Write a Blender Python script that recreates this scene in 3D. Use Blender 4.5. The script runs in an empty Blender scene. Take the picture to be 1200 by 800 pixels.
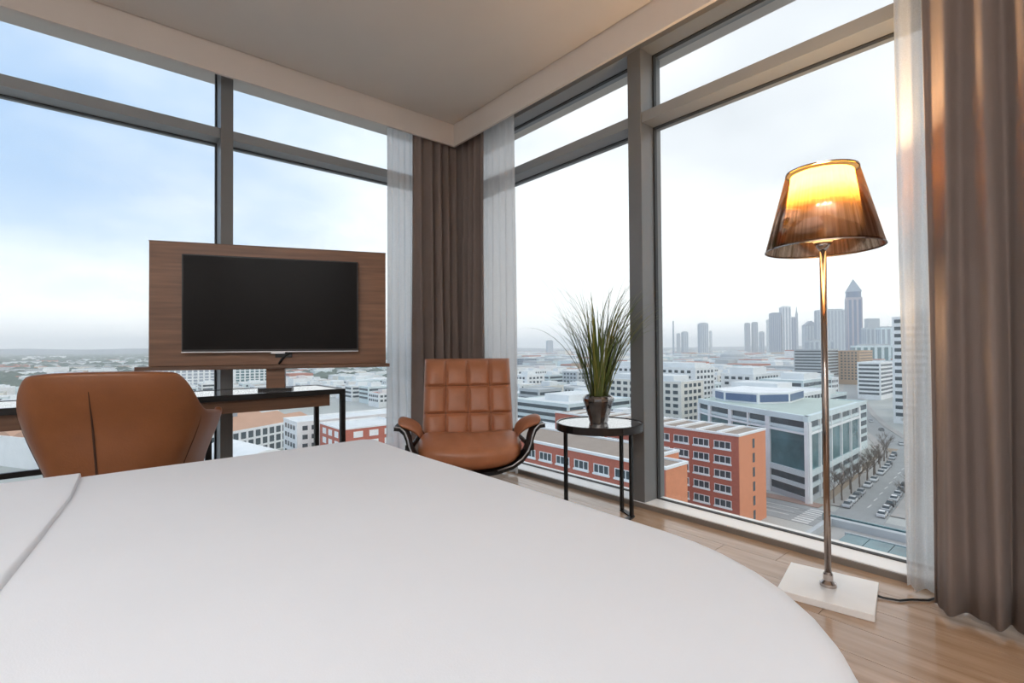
import bpy, math, random
from mathutils import Vector, Matrix, noise

sc = bpy.context.scene
col = sc.collection
PI = math.pi

# ------------------------------------------------------------------ camera
def norm(v): return v.normalized()
_y = norm(Vector((-494., 12., 580.)))                 # direction of the right wall seen in the lens
_x = Vector((680., 4., 580.)); _x = norm(_x - _y * _x.dot(_y))
_z = _x.cross(_y)
if _z.y > 0: _z = -_z
right = Vector((_x.x, _y.x, _z.x)); down = Vector((_x.y, _y.y, _z.y)); fwd = Vector((_x.z, _y.z, _z.z))
cam_d = bpy.data.cameras.new('camera'); cam = bpy.data.objects.new('camera', cam_d); col.objects.link(cam)
cam.matrix_world = Matrix(((right.x, -down.x, -fwd.x, 0), (right.y, -down.y, -fwd.y, 0), (right.z, -down.z, -fwd.z, 1.0), (0, 0, 0, 1)))
cam_d.sensor_width = 36; cam_d.lens = 36 * 580 / 1200; cam_d.clip_start = .02; cam_d.clip_end = 30000
sc.camera = cam

# ------------------------------------------------------------------ view and sky
sc.view_settings.view_transform = 'Standard'; sc.view_settings.look = 'None'
sc.view_settings.exposure = 0.22; sc.view_settings.gamma = 1.0; sc.view_settings.use_curve_mapping = False
SKY = 3.15
try:
    sc.cycles.use_denoising = True; sc.cycles.max_bounces = 10; sc.cycles.diffuse_bounces = 6
    sc.cycles.transparent_max_bounces = 24; sc.cycles.volume_bounces = 4; sc.cycles.caustics_reflective = False; sc.cycles.caustics_refractive = False
except Exception: pass

def N(nt, typ, **kw):
    n = nt.nodes.new(typ)
    for k, v in kw.items():
        if k.startswith('i_'): n.inputs[k[2:]].default_value = v
        else: setattr(n, k, v)
    return n
def math_node(nt, op, a, b=None, clamp=False):
    n = nt.nodes.new('ShaderNodeMath'); n.operation = op; n.use_clamp = clamp
    for i, s in enumerate((a, b)):
        if s is None: continue
        if isinstance(s, (int, float)): n.inputs[i].default_value = s
        else: nt.links.new(s, n.inputs[i])
    return n.outputs[0]
def mix_col(nt, fac, a, b, mode='MIX'):
    n = nt.nodes.new('ShaderNodeMix'); n.data_type = 'RGBA'; n.blend_type = mode
    for s, i in ((fac, 0), (a, 6), (b, 7)):
        if isinstance(s, (int, float)): n.inputs[i].default_value = s
        elif isinstance(s, tuple): n.inputs[i].default_value = (*s, 1) if len(s) == 3 else s
        else: nt.links.new(s, n.inputs[i])
    return n.outputs[2]
def ramp(nt, fac, stops):
    n = nt.nodes.new('ShaderNodeValToRGB'); cr = n.color_ramp
    while len(cr.elements) < len(stops): cr.elements.new(.5)
    for e, (p, c) in zip(cr.elements, stops):
        e.position = p; e.color = (*c, 1) if isinstance(c, tuple) else (c, c, c, 1)
    nt.links.new(fac, n.inputs[0]); return n.outputs[0]

world = bpy.data.worlds.new('overcast_sky'); sc.world = world; world.use_nodes = True
nt = world.node_tree; nt.nodes.clear()
tc = N(nt, 'ShaderNodeTexCoord'); sep = N(nt, 'ShaderNodeSeparateXYZ'); nt.links.new(tc.outputs['Generated'], sep.inputs[0])
dx, dy, dz = sep.outputs
el = math_node(nt, 'MAXIMUM', dz, 0.0)
inv = math_node(nt, 'DIVIDE', 1.0, math_node(nt, 'ADD', el, .22))
cmb = N(nt, 'ShaderNodeCombineXYZ')
nt.links.new(math_node(nt, 'MULTIPLY', dx, inv), cmb.inputs[0]); nt.links.new(math_node(nt, 'MULTIPLY', dy, inv), cmb.inputs[1])
n1 = N(nt, 'ShaderNodeTexNoise', i_Scale=1.35, i_Detail=6.0, i_Roughness=.55); nt.links.new(cmb.outputs[0], n1.inputs['Vector'])
n2 = N(nt, 'ShaderNodeTexNoise', i_Scale=.55, i_Detail=4.0, i_Roughness=.5); nt.links.new(cmb.outputs[0], n2.inputs['Vector'])
# the cloud cover thins towards the west, the left of the view
west = math_node(nt, 'SUBTRACT', math_node(nt, 'MULTIPLY', dy, .75), math_node(nt, 'MULTIPLY', dx, .95))
thin = math_node(nt, 'MULTIPLY', math_node(nt, 'ADD', west, .05), .62)
low = math_node(nt, 'MULTIPLY', math_node(nt, 'SUBTRACT', 1.0, math_node(nt, 'MULTIPLY', el, 5.5, True), True), .62)
cov = math_node(nt, 'ADD', math_node(nt, 'SUBTRACT', math_node(nt, 'ADD', math_node(nt, 'MULTIPLY', n1.outputs[0], .9), .52), thin), low)
covc = ramp(nt, cov, [(.42, 0.0), (.98, 1.0)])
blue = ramp(nt, el, [(0.0, (.30, .335, .36)), (.25, (.145, .205, .29)), (1.0, (.122, .178, .265))])
grey = ramp(nt, n2.outputs[0], [(.36, (.228, .242, .26)), (.62, (.40, .405, .41))])
hz = ramp(nt, el, [(0.0, 1.0), (.10, .75), (.2, 0.0)])
grey2 = mix_col(nt, hz, grey, (.41, .409, .40))
skyc = mix_col(nt, covc, blue, grey2)
bg = N(nt, 'ShaderNodeBackground', i_Strength=SKY); nt.links.new(skyc, bg.inputs[0])
wo = N(nt, 'ShaderNodeOutputWorld'); nt.links.new(bg.outputs[0], wo.inputs[0])

# ------------------------------------------------------------------ materials
MATS = {}
def mat(name, base, rough=.5, metal=0., var=.0, vscale=6., bump=.0, bscale=80., spec=.5, stretch=None, coat=0., tint2=None, sheen=0.):
    if name in MATS: return MATS[name]
    m = bpy.data.materials.new(name); m.use_nodes = True; nt = m.node_tree
    b = nt.nodes['Principled BSDF']; b.inputs['Roughness'].default_value = rough; b.inputs['Metallic'].default_value = metal
    b.inputs['Specular IOR Level'].default_value = spec; b.inputs['Coat Weight'].default_value = coat
    if sheen: b.inputs['Sheen Weight'].default_value = sheen
    tc = N(nt, 'ShaderNodeTexCoord'); mp = N(nt, 'ShaderNodeMapping'); nt.links.new(tc.outputs['Object'], mp.inputs[0])
    if stretch: mp.inputs['Scale'].default_value = stretch
    nz = N(nt, 'ShaderNodeTexNoise', i_Scale=vscale, i_Detail=5.0, i_Roughness=.6); nt.links.new(mp.outputs[0], nz.inputs['Vector'])
    c2 = tint2 if tint2 else tuple(max(0, c * (1 - var)) for c in base); c1 = base if tint2 else tuple(min(1, c * (1 + var * .6)) for c in base)
    c = ramp(nt, nz.outputs[0], [(.32, c2), (.68, c1)]); nt.links.new(c, b.inputs['Base Color'])
    if bump:
        bz = N(nt, 'ShaderNodeTexNoise', i_Scale=bscale, i_Detail=3.0); nt.links.new(mp.outputs[0], bz.inputs['Vector'])
        bp = N(nt, 'ShaderNodeBump', i_Strength=bump, i_Distance=.01); nt.links.new(bz.outputs[0], bp.inputs['Height']); nt.links.new(bp.outputs[0], b.inputs['Normal'])
    MATS[name] = m; return m

M = {}
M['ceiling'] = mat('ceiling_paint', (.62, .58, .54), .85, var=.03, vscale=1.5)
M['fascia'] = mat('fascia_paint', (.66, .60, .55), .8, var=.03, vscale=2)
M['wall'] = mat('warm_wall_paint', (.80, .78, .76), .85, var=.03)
M['alu'] = mat('anodised_frame', (.185, .187, .19), .42, .15, var=.06, vscale=3)
M['alu2'] = mat('anodised_frame_light', (.27, .282, .29), .45, .1, var=.05, vscale=3)
M['gasket'] = mat('black_gasket', (.03, .031, .032), .6)
M['sill'] = mat('sill_white', (.88, .89, .90), .35, var=.03)
M['sillfront'] = mat('sill_dark_front', (.19, .165, .145), .5, var=.1)
M['plank'] = mat('oak_plank', (.50, .36, .26), .24, var=.0, tint2=(.33, .215, .13), vscale=2.2, stretch=(9, .7, 1), bump=.05, bscale=6, coat=.35)
M['floorbase'] = mat('floor_screed', (.08, .055, .04), .8)
M['wood'] = mat('walnut_panel', (.25, .118, .058), .42, tint2=(.145, .064, .030), vscale=2.6, stretch=(.8, 3, 16), bump=.04, bscale=5)
M['wood_dark'] = mat('walnut_edge', (.17, .085, .045), .45, tint2=(.11, .05, .026), vscale=3, stretch=(1, 3, 14))
M['black_metal'] = mat('black_steel', (.012, .011, .011), .4, .3, var=.1)
M['screen'] = mat('screen_glass', (.006, .005, .005), .12, var=.1, spec=.09)
M['bezel'] = mat('tv_bezel', (.012, .011, .012), .35)
M['silver'] = mat('silver_trim', (.5, .5, .52), .3, .8)
M['leather'] = mat('tan_leather', (.40, .155, .072), .42, var=.10, vscale=9, bump=.12, bscale=160)
M['leather2'] = mat('cognac_leather', (.25, .088, .030), .40, var=.10, vscale=7, bump=.10, bscale=140)
M['seam'] = mat('dark_stitching', (.05, .018, .008), .7)
M['linen'] = mat('white_linen', (.815, .85, .905), .75, var=.015, vscale=3, bump=.06, bscale=420, sheen=.15)
M['mattress'] = mat('mattress_ticking', (.75, .74, .72), .8, var=.03)
M['bedbase'] = mat('bed_base_fabric', (.16, .14, .125), .85, var=.08)
M['curtain'] = mat('taupe_curtain', (.215, .17, .152), .82, var=.06, vscale=5, bump=.15, bscale=300, sheen=.1)
M['marble'] = mat('white_marble', (.90, .895, .89), .18, tint2=(.82, .81, .80), vscale=3.5)
M['chrome'] = mat('polished_chrome', (.52, .46, .43), .12, 1.0, var=.03)
M['brass'] = mat('warm_steel', (.40, .33, .29), .16, 1.0, var=.05)
M['cable'] = mat('black_cable', (.01, .01, .01), .5)
M['tabletop'] = mat('smoked_mirror_top', (.42, .43, .44), .05, .85, var=.04)
M['tablerim'] = mat('dark_bronze_rim', (.04, .032, .03), .25, .6, var=.1)
M['desktop'] = mat('desk_top_stone', (.26, .25, .245), .10, .0, var=.12, vscale=12, coat=.6)
M['pot'] = mat('mirrored_smoked_pot', (.36, .34, .33), .06, 1.0, var=.6, vscale=7)
M['soil'] = mat('dark_soil', (.03, .022, .015), .9, var=.3, vscale=60)
M['leaf'] = mat('grass_leaf', (.125, .16, .03), .5, tint2=(.06, .095, .018), vscale=11)
M['leaf2'] = mat('olive_grass_leaf', (.24, .22, .05), .5, tint2=(.13, .15, .03), vscale=11)
M['stalk'] = mat('thin_dry_stalk', (.22, .20, .10), .6, var=.2)

def new_mat(name):
    m = bpy.data.materials.new(name); m.use_nodes = True; nt = m.node_tree; nt.nodes.clear()
    return m, nt, N(nt, 'ShaderNodeOutputMaterial')
# window glass: clear slab, Fresnel mirror on top
m, nt, o = new_mat('window_glass')
t = N(nt, 'ShaderNodeBsdfTransparent'); t.inputs[0].default_value = (.985, .995, .992, 1)
g = N(nt, 'ShaderNodeBsdfGlossy'); g.inputs['Roughness'].default_value = 0.01
lw = N(nt, 'ShaderNodeLayerWeight'); lw.inputs[0].default_value = .5
fac = math_node(nt, 'ADD', math_node(nt, 'MULTIPLY', math_node(nt, 'POWER', lw.outputs['Facing'], 5.0), .35), .018)
mx = N(nt, 'ShaderNodeMixShader'); nt.links.new(fac, mx.inputs[0]); nt.links.new(t.outputs[0], mx.inputs[1]); nt.links.new(g.outputs[0], mx.inputs[2]); nt.links.new(mx.outputs[0], o.inputs[0])
M['glass'] = m
# sheer voile: woven threads with gaps
m, nt, o = new_mat('sheer_voile')
t = N(nt, 'ShaderNodeBsdfTransparent'); t.inputs[0].default_value = (1, 1, 1, 1)
d = N(nt, 'ShaderNodeBsdfDiffuse'); d.inputs[0].default_value = (.82, .83, .84, 1)
tr = N(nt, 'ShaderNodeBsdfTranslucent'); tr.inputs[0].default_value = (.82, .83, .84, 1)
a = N(nt, 'ShaderNodeMixShader'); a.inputs[0].default_value = .55; nt.links.new(d.outputs[0], a.inputs[1]); nt.links.new(tr.outputs[0], a.inputs[2])
tcx = N(nt, 'ShaderNodeTexCoord'); nz = N(nt, 'ShaderNodeTexNoise', i_Scale=500.0, i_Detail=1.0); nt.links.new(tcx.outputs['Object'], nz.inputs['Vector'])
fc = ramp(nt, nz.outputs[0], [(.35, .52), (.65, .72)])
b = N(nt, 'ShaderNodeMixShader'); nt.links.new(fc, b.inputs[0]); nt.links.new(t.outputs[0], b.inputs[1]); nt.links.new(a.outputs[0], b.inputs[2]); nt.links.new(b.outputs[0], o.inputs[0])
M['sheer'] = m
# lamp shade: amber film, metallised more densely towards its lower rim
m, nt, o = new_mat('amber_metallised_shade')
t = N(nt, 'ShaderNodeBsdfTransparent'); t.inputs[0].default_value = (.97, .70, .38, 1)
g = N(nt, 'ShaderNodeBsdfGlossy'); g.inputs['Roughness'].default_value = .16
tcx = N(nt, 'ShaderNodeTexCoord'); sp = N(nt, 'ShaderNodeSeparateXYZ'); nt.links.new(tcx.outputs['Object'], sp.inputs[0])
ang = math_node(nt, 'ARCTAN2', sp.outputs[1], sp.outputs[0])
cb = N(nt, 'ShaderNodeCombineXYZ'); nt.links.new(math_node(nt, 'MULTIPLY', ang, 9.0), cb.inputs[0])
nz = N(nt, 'ShaderNodeTexNoise', i_Scale=1.6, i_Detail=4.0); nt.links.new(cb.outputs[0], nz.inputs['Vector'])
nt.links.new(ramp(nt, nz.outputs[0], [(.35, (.30, .17, .10)), (.65, (.62, .44, .34))]), g.inputs[0])
zf = math_node(nt, 'DIVIDE', sp.outputs[2], .33)
nt_f = ramp(nt, zf, [(0.0, .93), (.42, .80), (.72, .30), (1.0, .18)])
mx = N(nt, 'ShaderNodeMixShader'); nt.links.new(nt_f, mx.inputs[0]); nt.links.new(t.outputs[0], mx.inputs[1]); nt.links.new(g.outputs[0], mx.inputs[2]); nt.links.new(mx.outputs[0], o.inputs[0])
M['shade'] = m
m, nt, o = new_mat('opal_diffuser')
tr = N(nt, 'ShaderNodeBsdfTranslucent'); tr.inputs[0].default_value = (.95, .86, .66, 1)
d = N(nt, 'ShaderNodeBsdfDiffuse'); d.inputs[0].default_value = (.85, .75, .55, 1)
mx = N(nt, 'ShaderNodeMixShader'); mx.inputs[0].default_value = .6; nt.links.new(d.outputs[0], mx.inputs[1]); nt.links.new(tr.outputs[0], mx.inputs[2]); nt.links.new(mx.outputs[0], o.inputs[0])
M['opal'] = m
def emis(name, c, s):
    m, nt, o = new_mat(name); e = N(nt, 'ShaderNodeEmission', i_Strength=s); e.inputs[0].default_value = (*c, 1); nt.links.new(e.outputs[0], o.inputs[0]); return m
M['bulb'] = emis('glowing_bulb', (1., .66, .30), 12.)
M['fill_light'] = emis('fill_light_lens', (1., .93, .84), 6.)  # glowing disc for the added ceiling fill lights

# ------------------------------------------------------------------ mesh helpers
class MB:
    def __init__(s): s.v = []; s.f = []; s.mi = []
    def add(s, vs, fs, mi=0):
        b = len(s.v); s.v += [tuple(p) for p in vs]
        for f in fs: s.f.append(tuple(b + i for i in f)); s.mi.append(mi)
        return s
    def box(s, x0, x1, y0, y1, z0, z1, mi=0, T=None):
        vs = [(x0, y0, z0), (x1, y0, z0), (x1, y1, z0), (x0, y1, z0), (x0, y0, z1), (x1, y0, z1), (x1, y1, z1), (x0, y1, z1)]
        if T: vs = [T(*p) for p in vs]
        return s.add(vs, [(3, 2, 1, 0), (4, 5, 6, 7), (0, 1, 5, 4), (1, 2, 6, 5), (2, 3, 7, 6), (3, 0, 4, 7)], mi)
    def prism(s, poly, z0, z1, mi=0, axis='z'):
        n = len(poly)
        if axis == 'z': vs = [(x, y, z0) for x, y in poly] + [(x, y, z1) for x, y in poly]
        elif axis == 'y': vs = [(x, z0, y) for x, y in poly] + [(x, z1, y) for x, y in poly]
        else: vs = [(z0, x, y) for x, y in poly] + [(z1, x, y) for x, y in poly]
        fs = [tuple(range(n - 1, -1, -1)), tuple(range(n, 2 * n))] + [(i, (i + 1) % n, n + (i + 1) % n, n + i) for i in range(n)]
        return s.add(vs, fs, mi)
    def tube(s, path, r, n=8, mi=0, cap=True, flat=None):
        path = [Vector(p) for p in path]; rs = r if isinstance(r, (list, tuple)) else [r] * len(path)
        b = len(s.v); up = None
        for i, p in enumerate(path):
            t = (path[min(i + 1, len(path) - 1)] - path[max(i - 1, 0)])
            t = t.normalized() if t.length > 1e-9 else Vector((0, 0, 1))
            if up is None:
                up = Vector((0, 0, 1)) if abs(t.z) < .9 else Vector((1, 0, 0))
            u = t.cross(up); u = u.normalized() if u.length > 1e-6 else Vector((1, 0, 0)); w = u.cross(t).normalized(); up = w
            for k in range(n):
                a = 2 * PI * k / n
                q = p + u * (math.cos(a) * rs[i]) + w * (math.sin(a) * rs[i] * (flat or 1))
                s.v.append(tuple(q))
        for i in range(len(path) - 1):
            for k in range(n):
                k2 = (k + 1) % n; s.f.append((b + i * n + k, b + i * n + k2, b + (i + 1) * n + k2, b + (i + 1) * n + k)); s.mi.append(mi)
        if cap:
            s.f.append(tuple(b + k for k in range(n - 1, -1, -1))); s.mi.append(mi)
            e = b + (len(path) - 1) * n; s.f.append(tuple(e + k for k in range(n))); s.mi.append(mi)
        return s
    def lathe(s, prof, n=32, cx=0, cy=0, mi=0, closed=False):
        b = len(s.v)
        for r, z in prof:
            for k in range(n):
                a = 2 * PI * k / n; s.v.append((cx + r * math.cos(a), cy + r * math.sin(a), z))
        L = len(prof)
        for i in range(L - 1 + (1 if closed else 0)):
            j = (i + 1) % L
            for k in range(n):
                k2 = (k + 1) % n; s.f.append((b + i * n + k, b + i * n + k2, b + j * n + k2, b + j * n + k)); s.mi.append(mi)
        if not closed:
            s.f.append(tuple(b + k for k in range(n - 1, -1, -1))); s.mi.append(mi)
            e = b + (L - 1) * n; s.f.append(tuple(e + k for k in range(n))); s.mi.append(mi)
        return s
    def grid(s, fn, nu, nv, mi=0, wrap_u=False):
        b = len(s.v)
        for j in range(nv + 1):
            for i in range(nu + (0 if wrap_u else 1)): s.v.append(tuple(fn(i / nu, j / nv)))
        w = nu if wrap_u else nu + 1
        for j in range(nv):
            for i in range(nu):
                i2 = (i + 1) % w; s.f.append((b + j * w + i, b + j * w + i2, b + (j + 1) * w + i2, b + (j + 1) * w + i)); s.mi.append(mi)
        return s
    def mesh(s, name, mats, smooth=False):
        me = bpy.data.meshes.new(name); me.from_pydata(s.v, [], s.f); me.update()
        for m in (mats if isinstance(mats, (list, tuple)) else [mats]): me.materials.append(m)
        if len(set(s.mi)) > 1: me.polygons.foreach_set('material_index', s.mi)
        if smooth: me.polygons.foreach_set('use_smooth', [True] * len(me.polygons))
        return me
    def build(s, name, mats, parent=None, smooth=False, bevel=0, solid=0, sub=0):
        return put(name, s.mesh(name, mats, smooth), parent, bevel=bevel, solid=solid, sub=sub)
def put(name, me, parent=None, loc=None, rz=0, bevel=0, solid=0, sub=0):
    o = bpy.data.objects.new(name, me); col.objects.link(o)
    if parent is not None: o.parent = parent
    if loc is not None: o.location = loc
    if rz: o.rotation_euler.z = rz
    if solid: m = o.modifiers.new('thick', 'SOLIDIFY'); m.thickness = solid; m.offset = 0
    if sub: m = o.modifiers.new('sub', 'SUBSURF'); m.levels = sub; m.render_levels = sub
    if bevel: m = o.modifiers.new('bev', 'BEVEL'); m.width = bevel; m.segments = 2; m.limit_method = 'ANGLE'
    return o
def box(*a, T=None): return MB().box(*a, T=T)
def tag(o, label=None, cat=None, group=None, kind=None):
    if label: o['label'] = label
    if cat: o['category'] = cat
    if group: o['group'] = group
    if kind: o['kind'] = kind
    return o
def thing(name, label, cat, loc=(0, 0, 0), rz=0, group=None):
    o = bpy.data.objects.new(name, None); col.objects.link(o); o.location = loc; o.rotation_euler.z = rz; o.empty_display_size = .1
    return tag(o, label, cat, group)
def struct(name, loc=(0, 0, 0)):
    o = bpy.data.objects.new(name, None); col.objects.link(o); o.location = loc; o.empty_display_size = .1; o['kind'] = 'structure'; return o
def sstep(a, b, x):
    t = max(0., min(1., (x - a) / (b - a))); return t * t * (3 - 2 * t)

# ------------------------------------------------------------------ room shell
GX, GY = 2.80, 3.92            # glass planes
FX, FY = 2.64, 3.76            # front of the frames
X0, Y0 = -3.3, -2.3            # inner walls behind the camera
fl = tag(box(X0, FX + .16, Y0, FY + .16, -.20, -.021).build('floor', M['floorbase']), kind='structure')
random.seed(4)
PW, PL = .186, 1.86
plank_me = [box(.0012, PW - .0012, .0012, PL - .0012, -.02, 0).mesh('plank', M['plank']) for k in range(1)]
nx = int((FX - .002 - X0) / PW)
for i in range(nx + 1):
    x = FX - .002 - (i + 1) * PW
    off = random.uniform(0, PL); y = Y0 - off
    while y < FY:
        a, b = max(y, Y0), min(y + PL, FY)
        if b - a > .05 and x > X0 - .19:
            if b - a > PL - .01: p = put('plank', plank_me[0], fl, (x, a, 0))
            else: p = put('plank', box(.0012, PW - .0012, .0012, b - a - .0012, -.02, 0).mesh('plank', M['plank']), fl, (x, a, 0))
            p.delta_location.z = 0
        y += PL
CZ, SZ = 2.93, 2.75            # ceiling and bottom of the fascia
SX, SY = 2.38, 3.55            # room faces of the fascia
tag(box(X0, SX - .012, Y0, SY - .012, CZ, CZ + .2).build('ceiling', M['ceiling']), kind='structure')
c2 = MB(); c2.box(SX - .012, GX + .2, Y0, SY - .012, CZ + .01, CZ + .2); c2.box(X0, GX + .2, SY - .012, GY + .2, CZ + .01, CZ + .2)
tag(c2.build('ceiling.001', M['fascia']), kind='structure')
t1 = MB(); t1.box(X0, SX, SY, SY + .022, SZ, CZ + .01); tag(t1.build('trim_1', M['fascia'], bevel=.002), kind='structure')
t2 = MB(); t2.box(SX, SX + .022, Y0, SY + .022, SZ, CZ + .01); tag(t2.build('trim_2', M['fascia'], bevel=.002), kind='structure')
tag(box(X0 - .15, X0, Y0, GY + .1, -.2, 3.13).build('wall_west', M['wall']), kind='structure')
tag(box(X0 - .15, GX + .2, Y0 - .15, Y0, -.2, 3.13).build('wall_back', M['wall']), kind='structure')

# window wall on the left (faces +y) and on the right (faces +x)
def window_wall(name, L0, L1, mulls, along, HZ):
    w = struct(name)
    def bb(a0, a1, d0, d1, z0, z1):            # a along the wall, d depth: 0 at the glass, towards the room positive
        if along == 'x': return box(a0, a1, GY - d1, GY - d0, z0, z1)
        return box(GX - d1, GX - d0, a0, a1, z0, z1)
    D = .16
    bb(L0, L1, -.05, D, 0, .033).build('window_sill', M['sill'], w, bevel=.003)
    bb(L0, L1, D, D + .012, 0, .028).build('sill_front', M['sillfront'], w)
    bb(L0, L1, -.05, D - .01, HZ, 3.13).build('head_frame', M['alu2'], w)
    edges = sorted([L0] + [e for m in mulls for e in m] + [L1])
    for a0, a1 in mulls:
        bb(a0, a1, -.06, D, .033, HZ).build('mullion', M['alu'], w, bevel=.003)
    for k in range(0, len(edges), 2):
        a0, a1 = edges[k], edges[k + 1]
        bb(a0, a1, -.05, D - .01, 2.427, 2.493).build('transom', M['alu2'] if along == 'x' else M['alu2'], w, bevel=.002)
        for z0, z1 in ((.033, 2.427), (2.493, HZ)):
            g = .009
            fr = MB()
            for q in (bb(a0, a0 + g, .0, .028, z0, z1), bb(a1 - g, a1, .0, .028, z0, z1), bb(a0, a1, .0, .028, z0, z0 + g * .5), bb(a0, a1, .0, .028, z1 - g * .7, z1)):
                fr.add(q.v, q.f)
            fr.build('gasket', M['gasket'], w)
            bb(a0 + g * .5, a1 - g * .5, .008, .020, z0 + .004, z1 - .004).build('pane', M['glass'], w)
    return w
window_wall('window_1', X0, FX, [(-1.46, -1.385), (.657, .732)], 'x', 2.99)
window_wall('window_2', Y0, FY, [(-.26, -.16), (1.83, 1.93)], 'y', 2.90)
cp = box(FX, GX + .05, FY, GY + .05, 0, 3.13).build('wall_corner', M['alu2']); tag(cp, kind='structure')

# out-of-view fill lights added in the ceiling to brighten the room
for i, (x, y) in enumerate(((-2.7, -1.8), (-1.9, -1.8), (-1.15, -1.8), (-2.7, -.9), (-1.9, -.9), (-1.15, -.9), (-2.7, 0.), (-1.9, 0.))):
    d = thing('fill_light', 'added round ceiling fill light behind the bed, out of view', 'fill_light', (x, y, CZ), group='added ceiling fill lights')
    MB().lathe([(.075, -.004), (.075, .0), (.055, .0), (.052, -.006)], 24, closed=True).build('trim_ring', M['sill'], d)
    MB().lathe([(.05, -.001), (.05, .0)], 24).build('lens', M['fill_light'], d)
    ld = bpy.data.lights.new('fill_light_lamp', 'AREA'); ld.shape = 'DISK'; ld.size = .12; ld.energy = 14.5; ld.color = (.97, .985, 1.)
    lo = bpy.data.objects.new('fill_light_lamp', ld); col.objects.link(lo); lo.parent = d; lo.location = (0, 0, -.012)
# ------------------------------------------------------------------ bed
def rounded_rect(x0, x1, y0, y1, radii, n=10):
    # radii: (x0y0, x1y0, x1y1, x0y1), counter-clockwise
    pts = []
    for (cx, cy, a0), r in zip(((x0, y0, PI), (x1, y0, 1.5 * PI), (x1, y1, 0), (x0, y1, .5 * PI)), radii):
        ox = cx + (r if cx == x0 else -r); oy = cy + (r if cy == y0 else -r)
        for k in range(n + 1):
            a = a0 + .5 * PI * k / n; pts.append((ox + r * math.cos(a), oy + r * math.sin(a)))
    out = []                                   # even resampling keeps the drape smooth
    L = len(pts)
    for i in range(L):
        p, q = pts[i], pts[(i + 1) % L]; d = math.dist(p, q); m = max(1, int(d / .06))
        for k in range(m): out.append((p[0] + (q[0] - p[0]) * k / m, p[1] + (q[1] - p[1]) * k / m))
    return out
def draped(name, parent, outline, ztop, zbot, rr, material, wr=.004, flare=.02, nrm_seed=0):
    cx = sum(p[0] for p in outline) / len(outline); cy = sum(p[1] for p in outline) / len(outline); n = len(outline)
    rings = [(k / 14, 0., 0.) for k in range(1, 15)]
    mb = MB(); mb.v.append((cx, cy, ztop))
    prof = [('in', t) for t in [k / 15 for k in range(1, 15)]] + [('arc', a) for a in [0, .12, .25, .4, .55, .7, .85, 1.0]] + [('drop', t) for t in (.25, .5, .75, 1.0)]
    for kind, t in prof:
        for i, (x, y) in enumerate(outline):
            d = Vector((x - cx, y - cy)); L = d.length; u = d / L
            if kind == 'in': r = (L - rr) * t; z = ztop
            elif kind == 'arc': a = t * PI / 2; r = L - rr + rr * math.sin(a); z = ztop - rr * (1 - math.cos(a))
            else:
                z = ztop - rr - (ztop - rr - zbot) * t; r = L + flare * t * (1 + .8 * math.sin(i * .55) * math.sin(i * .13 + 1))
            px, py = cx + u.x * r, cy + u.y * r
            w = noise.noise(Vector((px * 1.1 + nrm_seed, py * 1.1, .3))) * wr + noise.noise(Vector((px * 3.3, py * 2.2 + nrm_seed, 4))) * wr * .45
            mb.v.append((px, py, z + w))
    R = len(prof)
    for i in range(n): mb.f.append((0, 1 + i, 1 + (i + 1) % n)); mb.mi.append(0)
    for k in range(R - 1):
        for i in range(n):
            a, b = 1 + k * n, 1 + (k + 1) * n; j = (i + 1) % n
            mb.f.append((a + i, b + i, b + j, a + j)); mb.mi.append(0)
    return mb.build(name, material, parent, smooth=True)
bed = thing('bed', 'large bed made up with smooth white linen in the foreground', 'bed', (0, 0, 0))
box(-1.19, .80, .2, 1.93, .05, .28).build('bed_base', M['bedbase'], bed, bevel=.02)
for x in (-1.1, .66):
    for y in (.3, 1.80): MB().lathe([(.025, 0), (.03, .05)], 12, x, y).build('leg', M['black_metal'], bed)
box(-1.19, .84, .2, 1.95, .28, .555).build('mattress', M['mattress'], bed, bevel=.05)
draped('duvet', bed, rounded_rect(-1.20, .945, .135, 2.03, (.1, .43, .05, .05)), .624, .20, .06, M['linen'])
# turned-back upper end of the duvet, lying a little higher
fo = [(-.02, 2.0), (-.035, 1.7), (-.075, 1.35), (-.12, 1.0), (-.16, .6), (-.18, .25), (-.75, .25), (-.75, 2.0)]
fold = draped('duvet_fold', bed, [(x, y) for x, y in [p for i in range(len(fo)) for p in [tuple(fo[i][c] + (fo[(i + 1) % len(fo)][c] - fo[i][c]) * k / 6 for c in (0, 1)) for k in range(6)]]][::-1], .636, .614, .014, M['linen'], wr=.005, flare=0, nrm_seed=3)

# ------------------------------------------------------------------ desk, television
DZ = .745
desk = thing('desk', 'long narrow desk with black steel frame and wooden drawer band under the left window', 'desk', (0, 0, 0))
DX0, DX1, DY0, DY1 = -1.75, 1.285, 3.21, 3.735
box(DX0 + .025, DX1 - .025, DY0 + .025, DY1 - .025, DZ - .022, DZ - .002).build('desk_top', M['desktop'], desk)
fr = MB(); fr.box(DX0, DX1, DY0, DY0 + .026, DZ - .032, DZ); fr.box(DX0, DX1, DY1 - .026, DY1, DZ - .032, DZ); fr.box(DX0, DX0 + .026, DY0 + .026, DY1 - .026, DZ - .032, DZ); fr.box(DX1 - .026, DX1, DY0 + .026, DY1 - .026, DZ - .032, DZ)
fr.build('frame_rail', M['black_metal'], desk)
box(DX0 + .06, 1.195, DY0 + .035, DY1 - .06, DZ - .108, DZ - .033).build('drawer', M['wood_dark'], desk, bevel=.002)
for x in (DX0, .49, DX1 - .03):
    for y in (DY0, DY1 - .03):
        box(x, x + .03, y, y + .03, 0, DZ - .0325 if x != .49 else DZ - .109).build('leg', M['black_metal'], desk)
box(DX0 + .03, .49, DY1 - .028, DY1 - .002, .335, .365).build('stretcher', M['black_metal'], desk)

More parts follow.
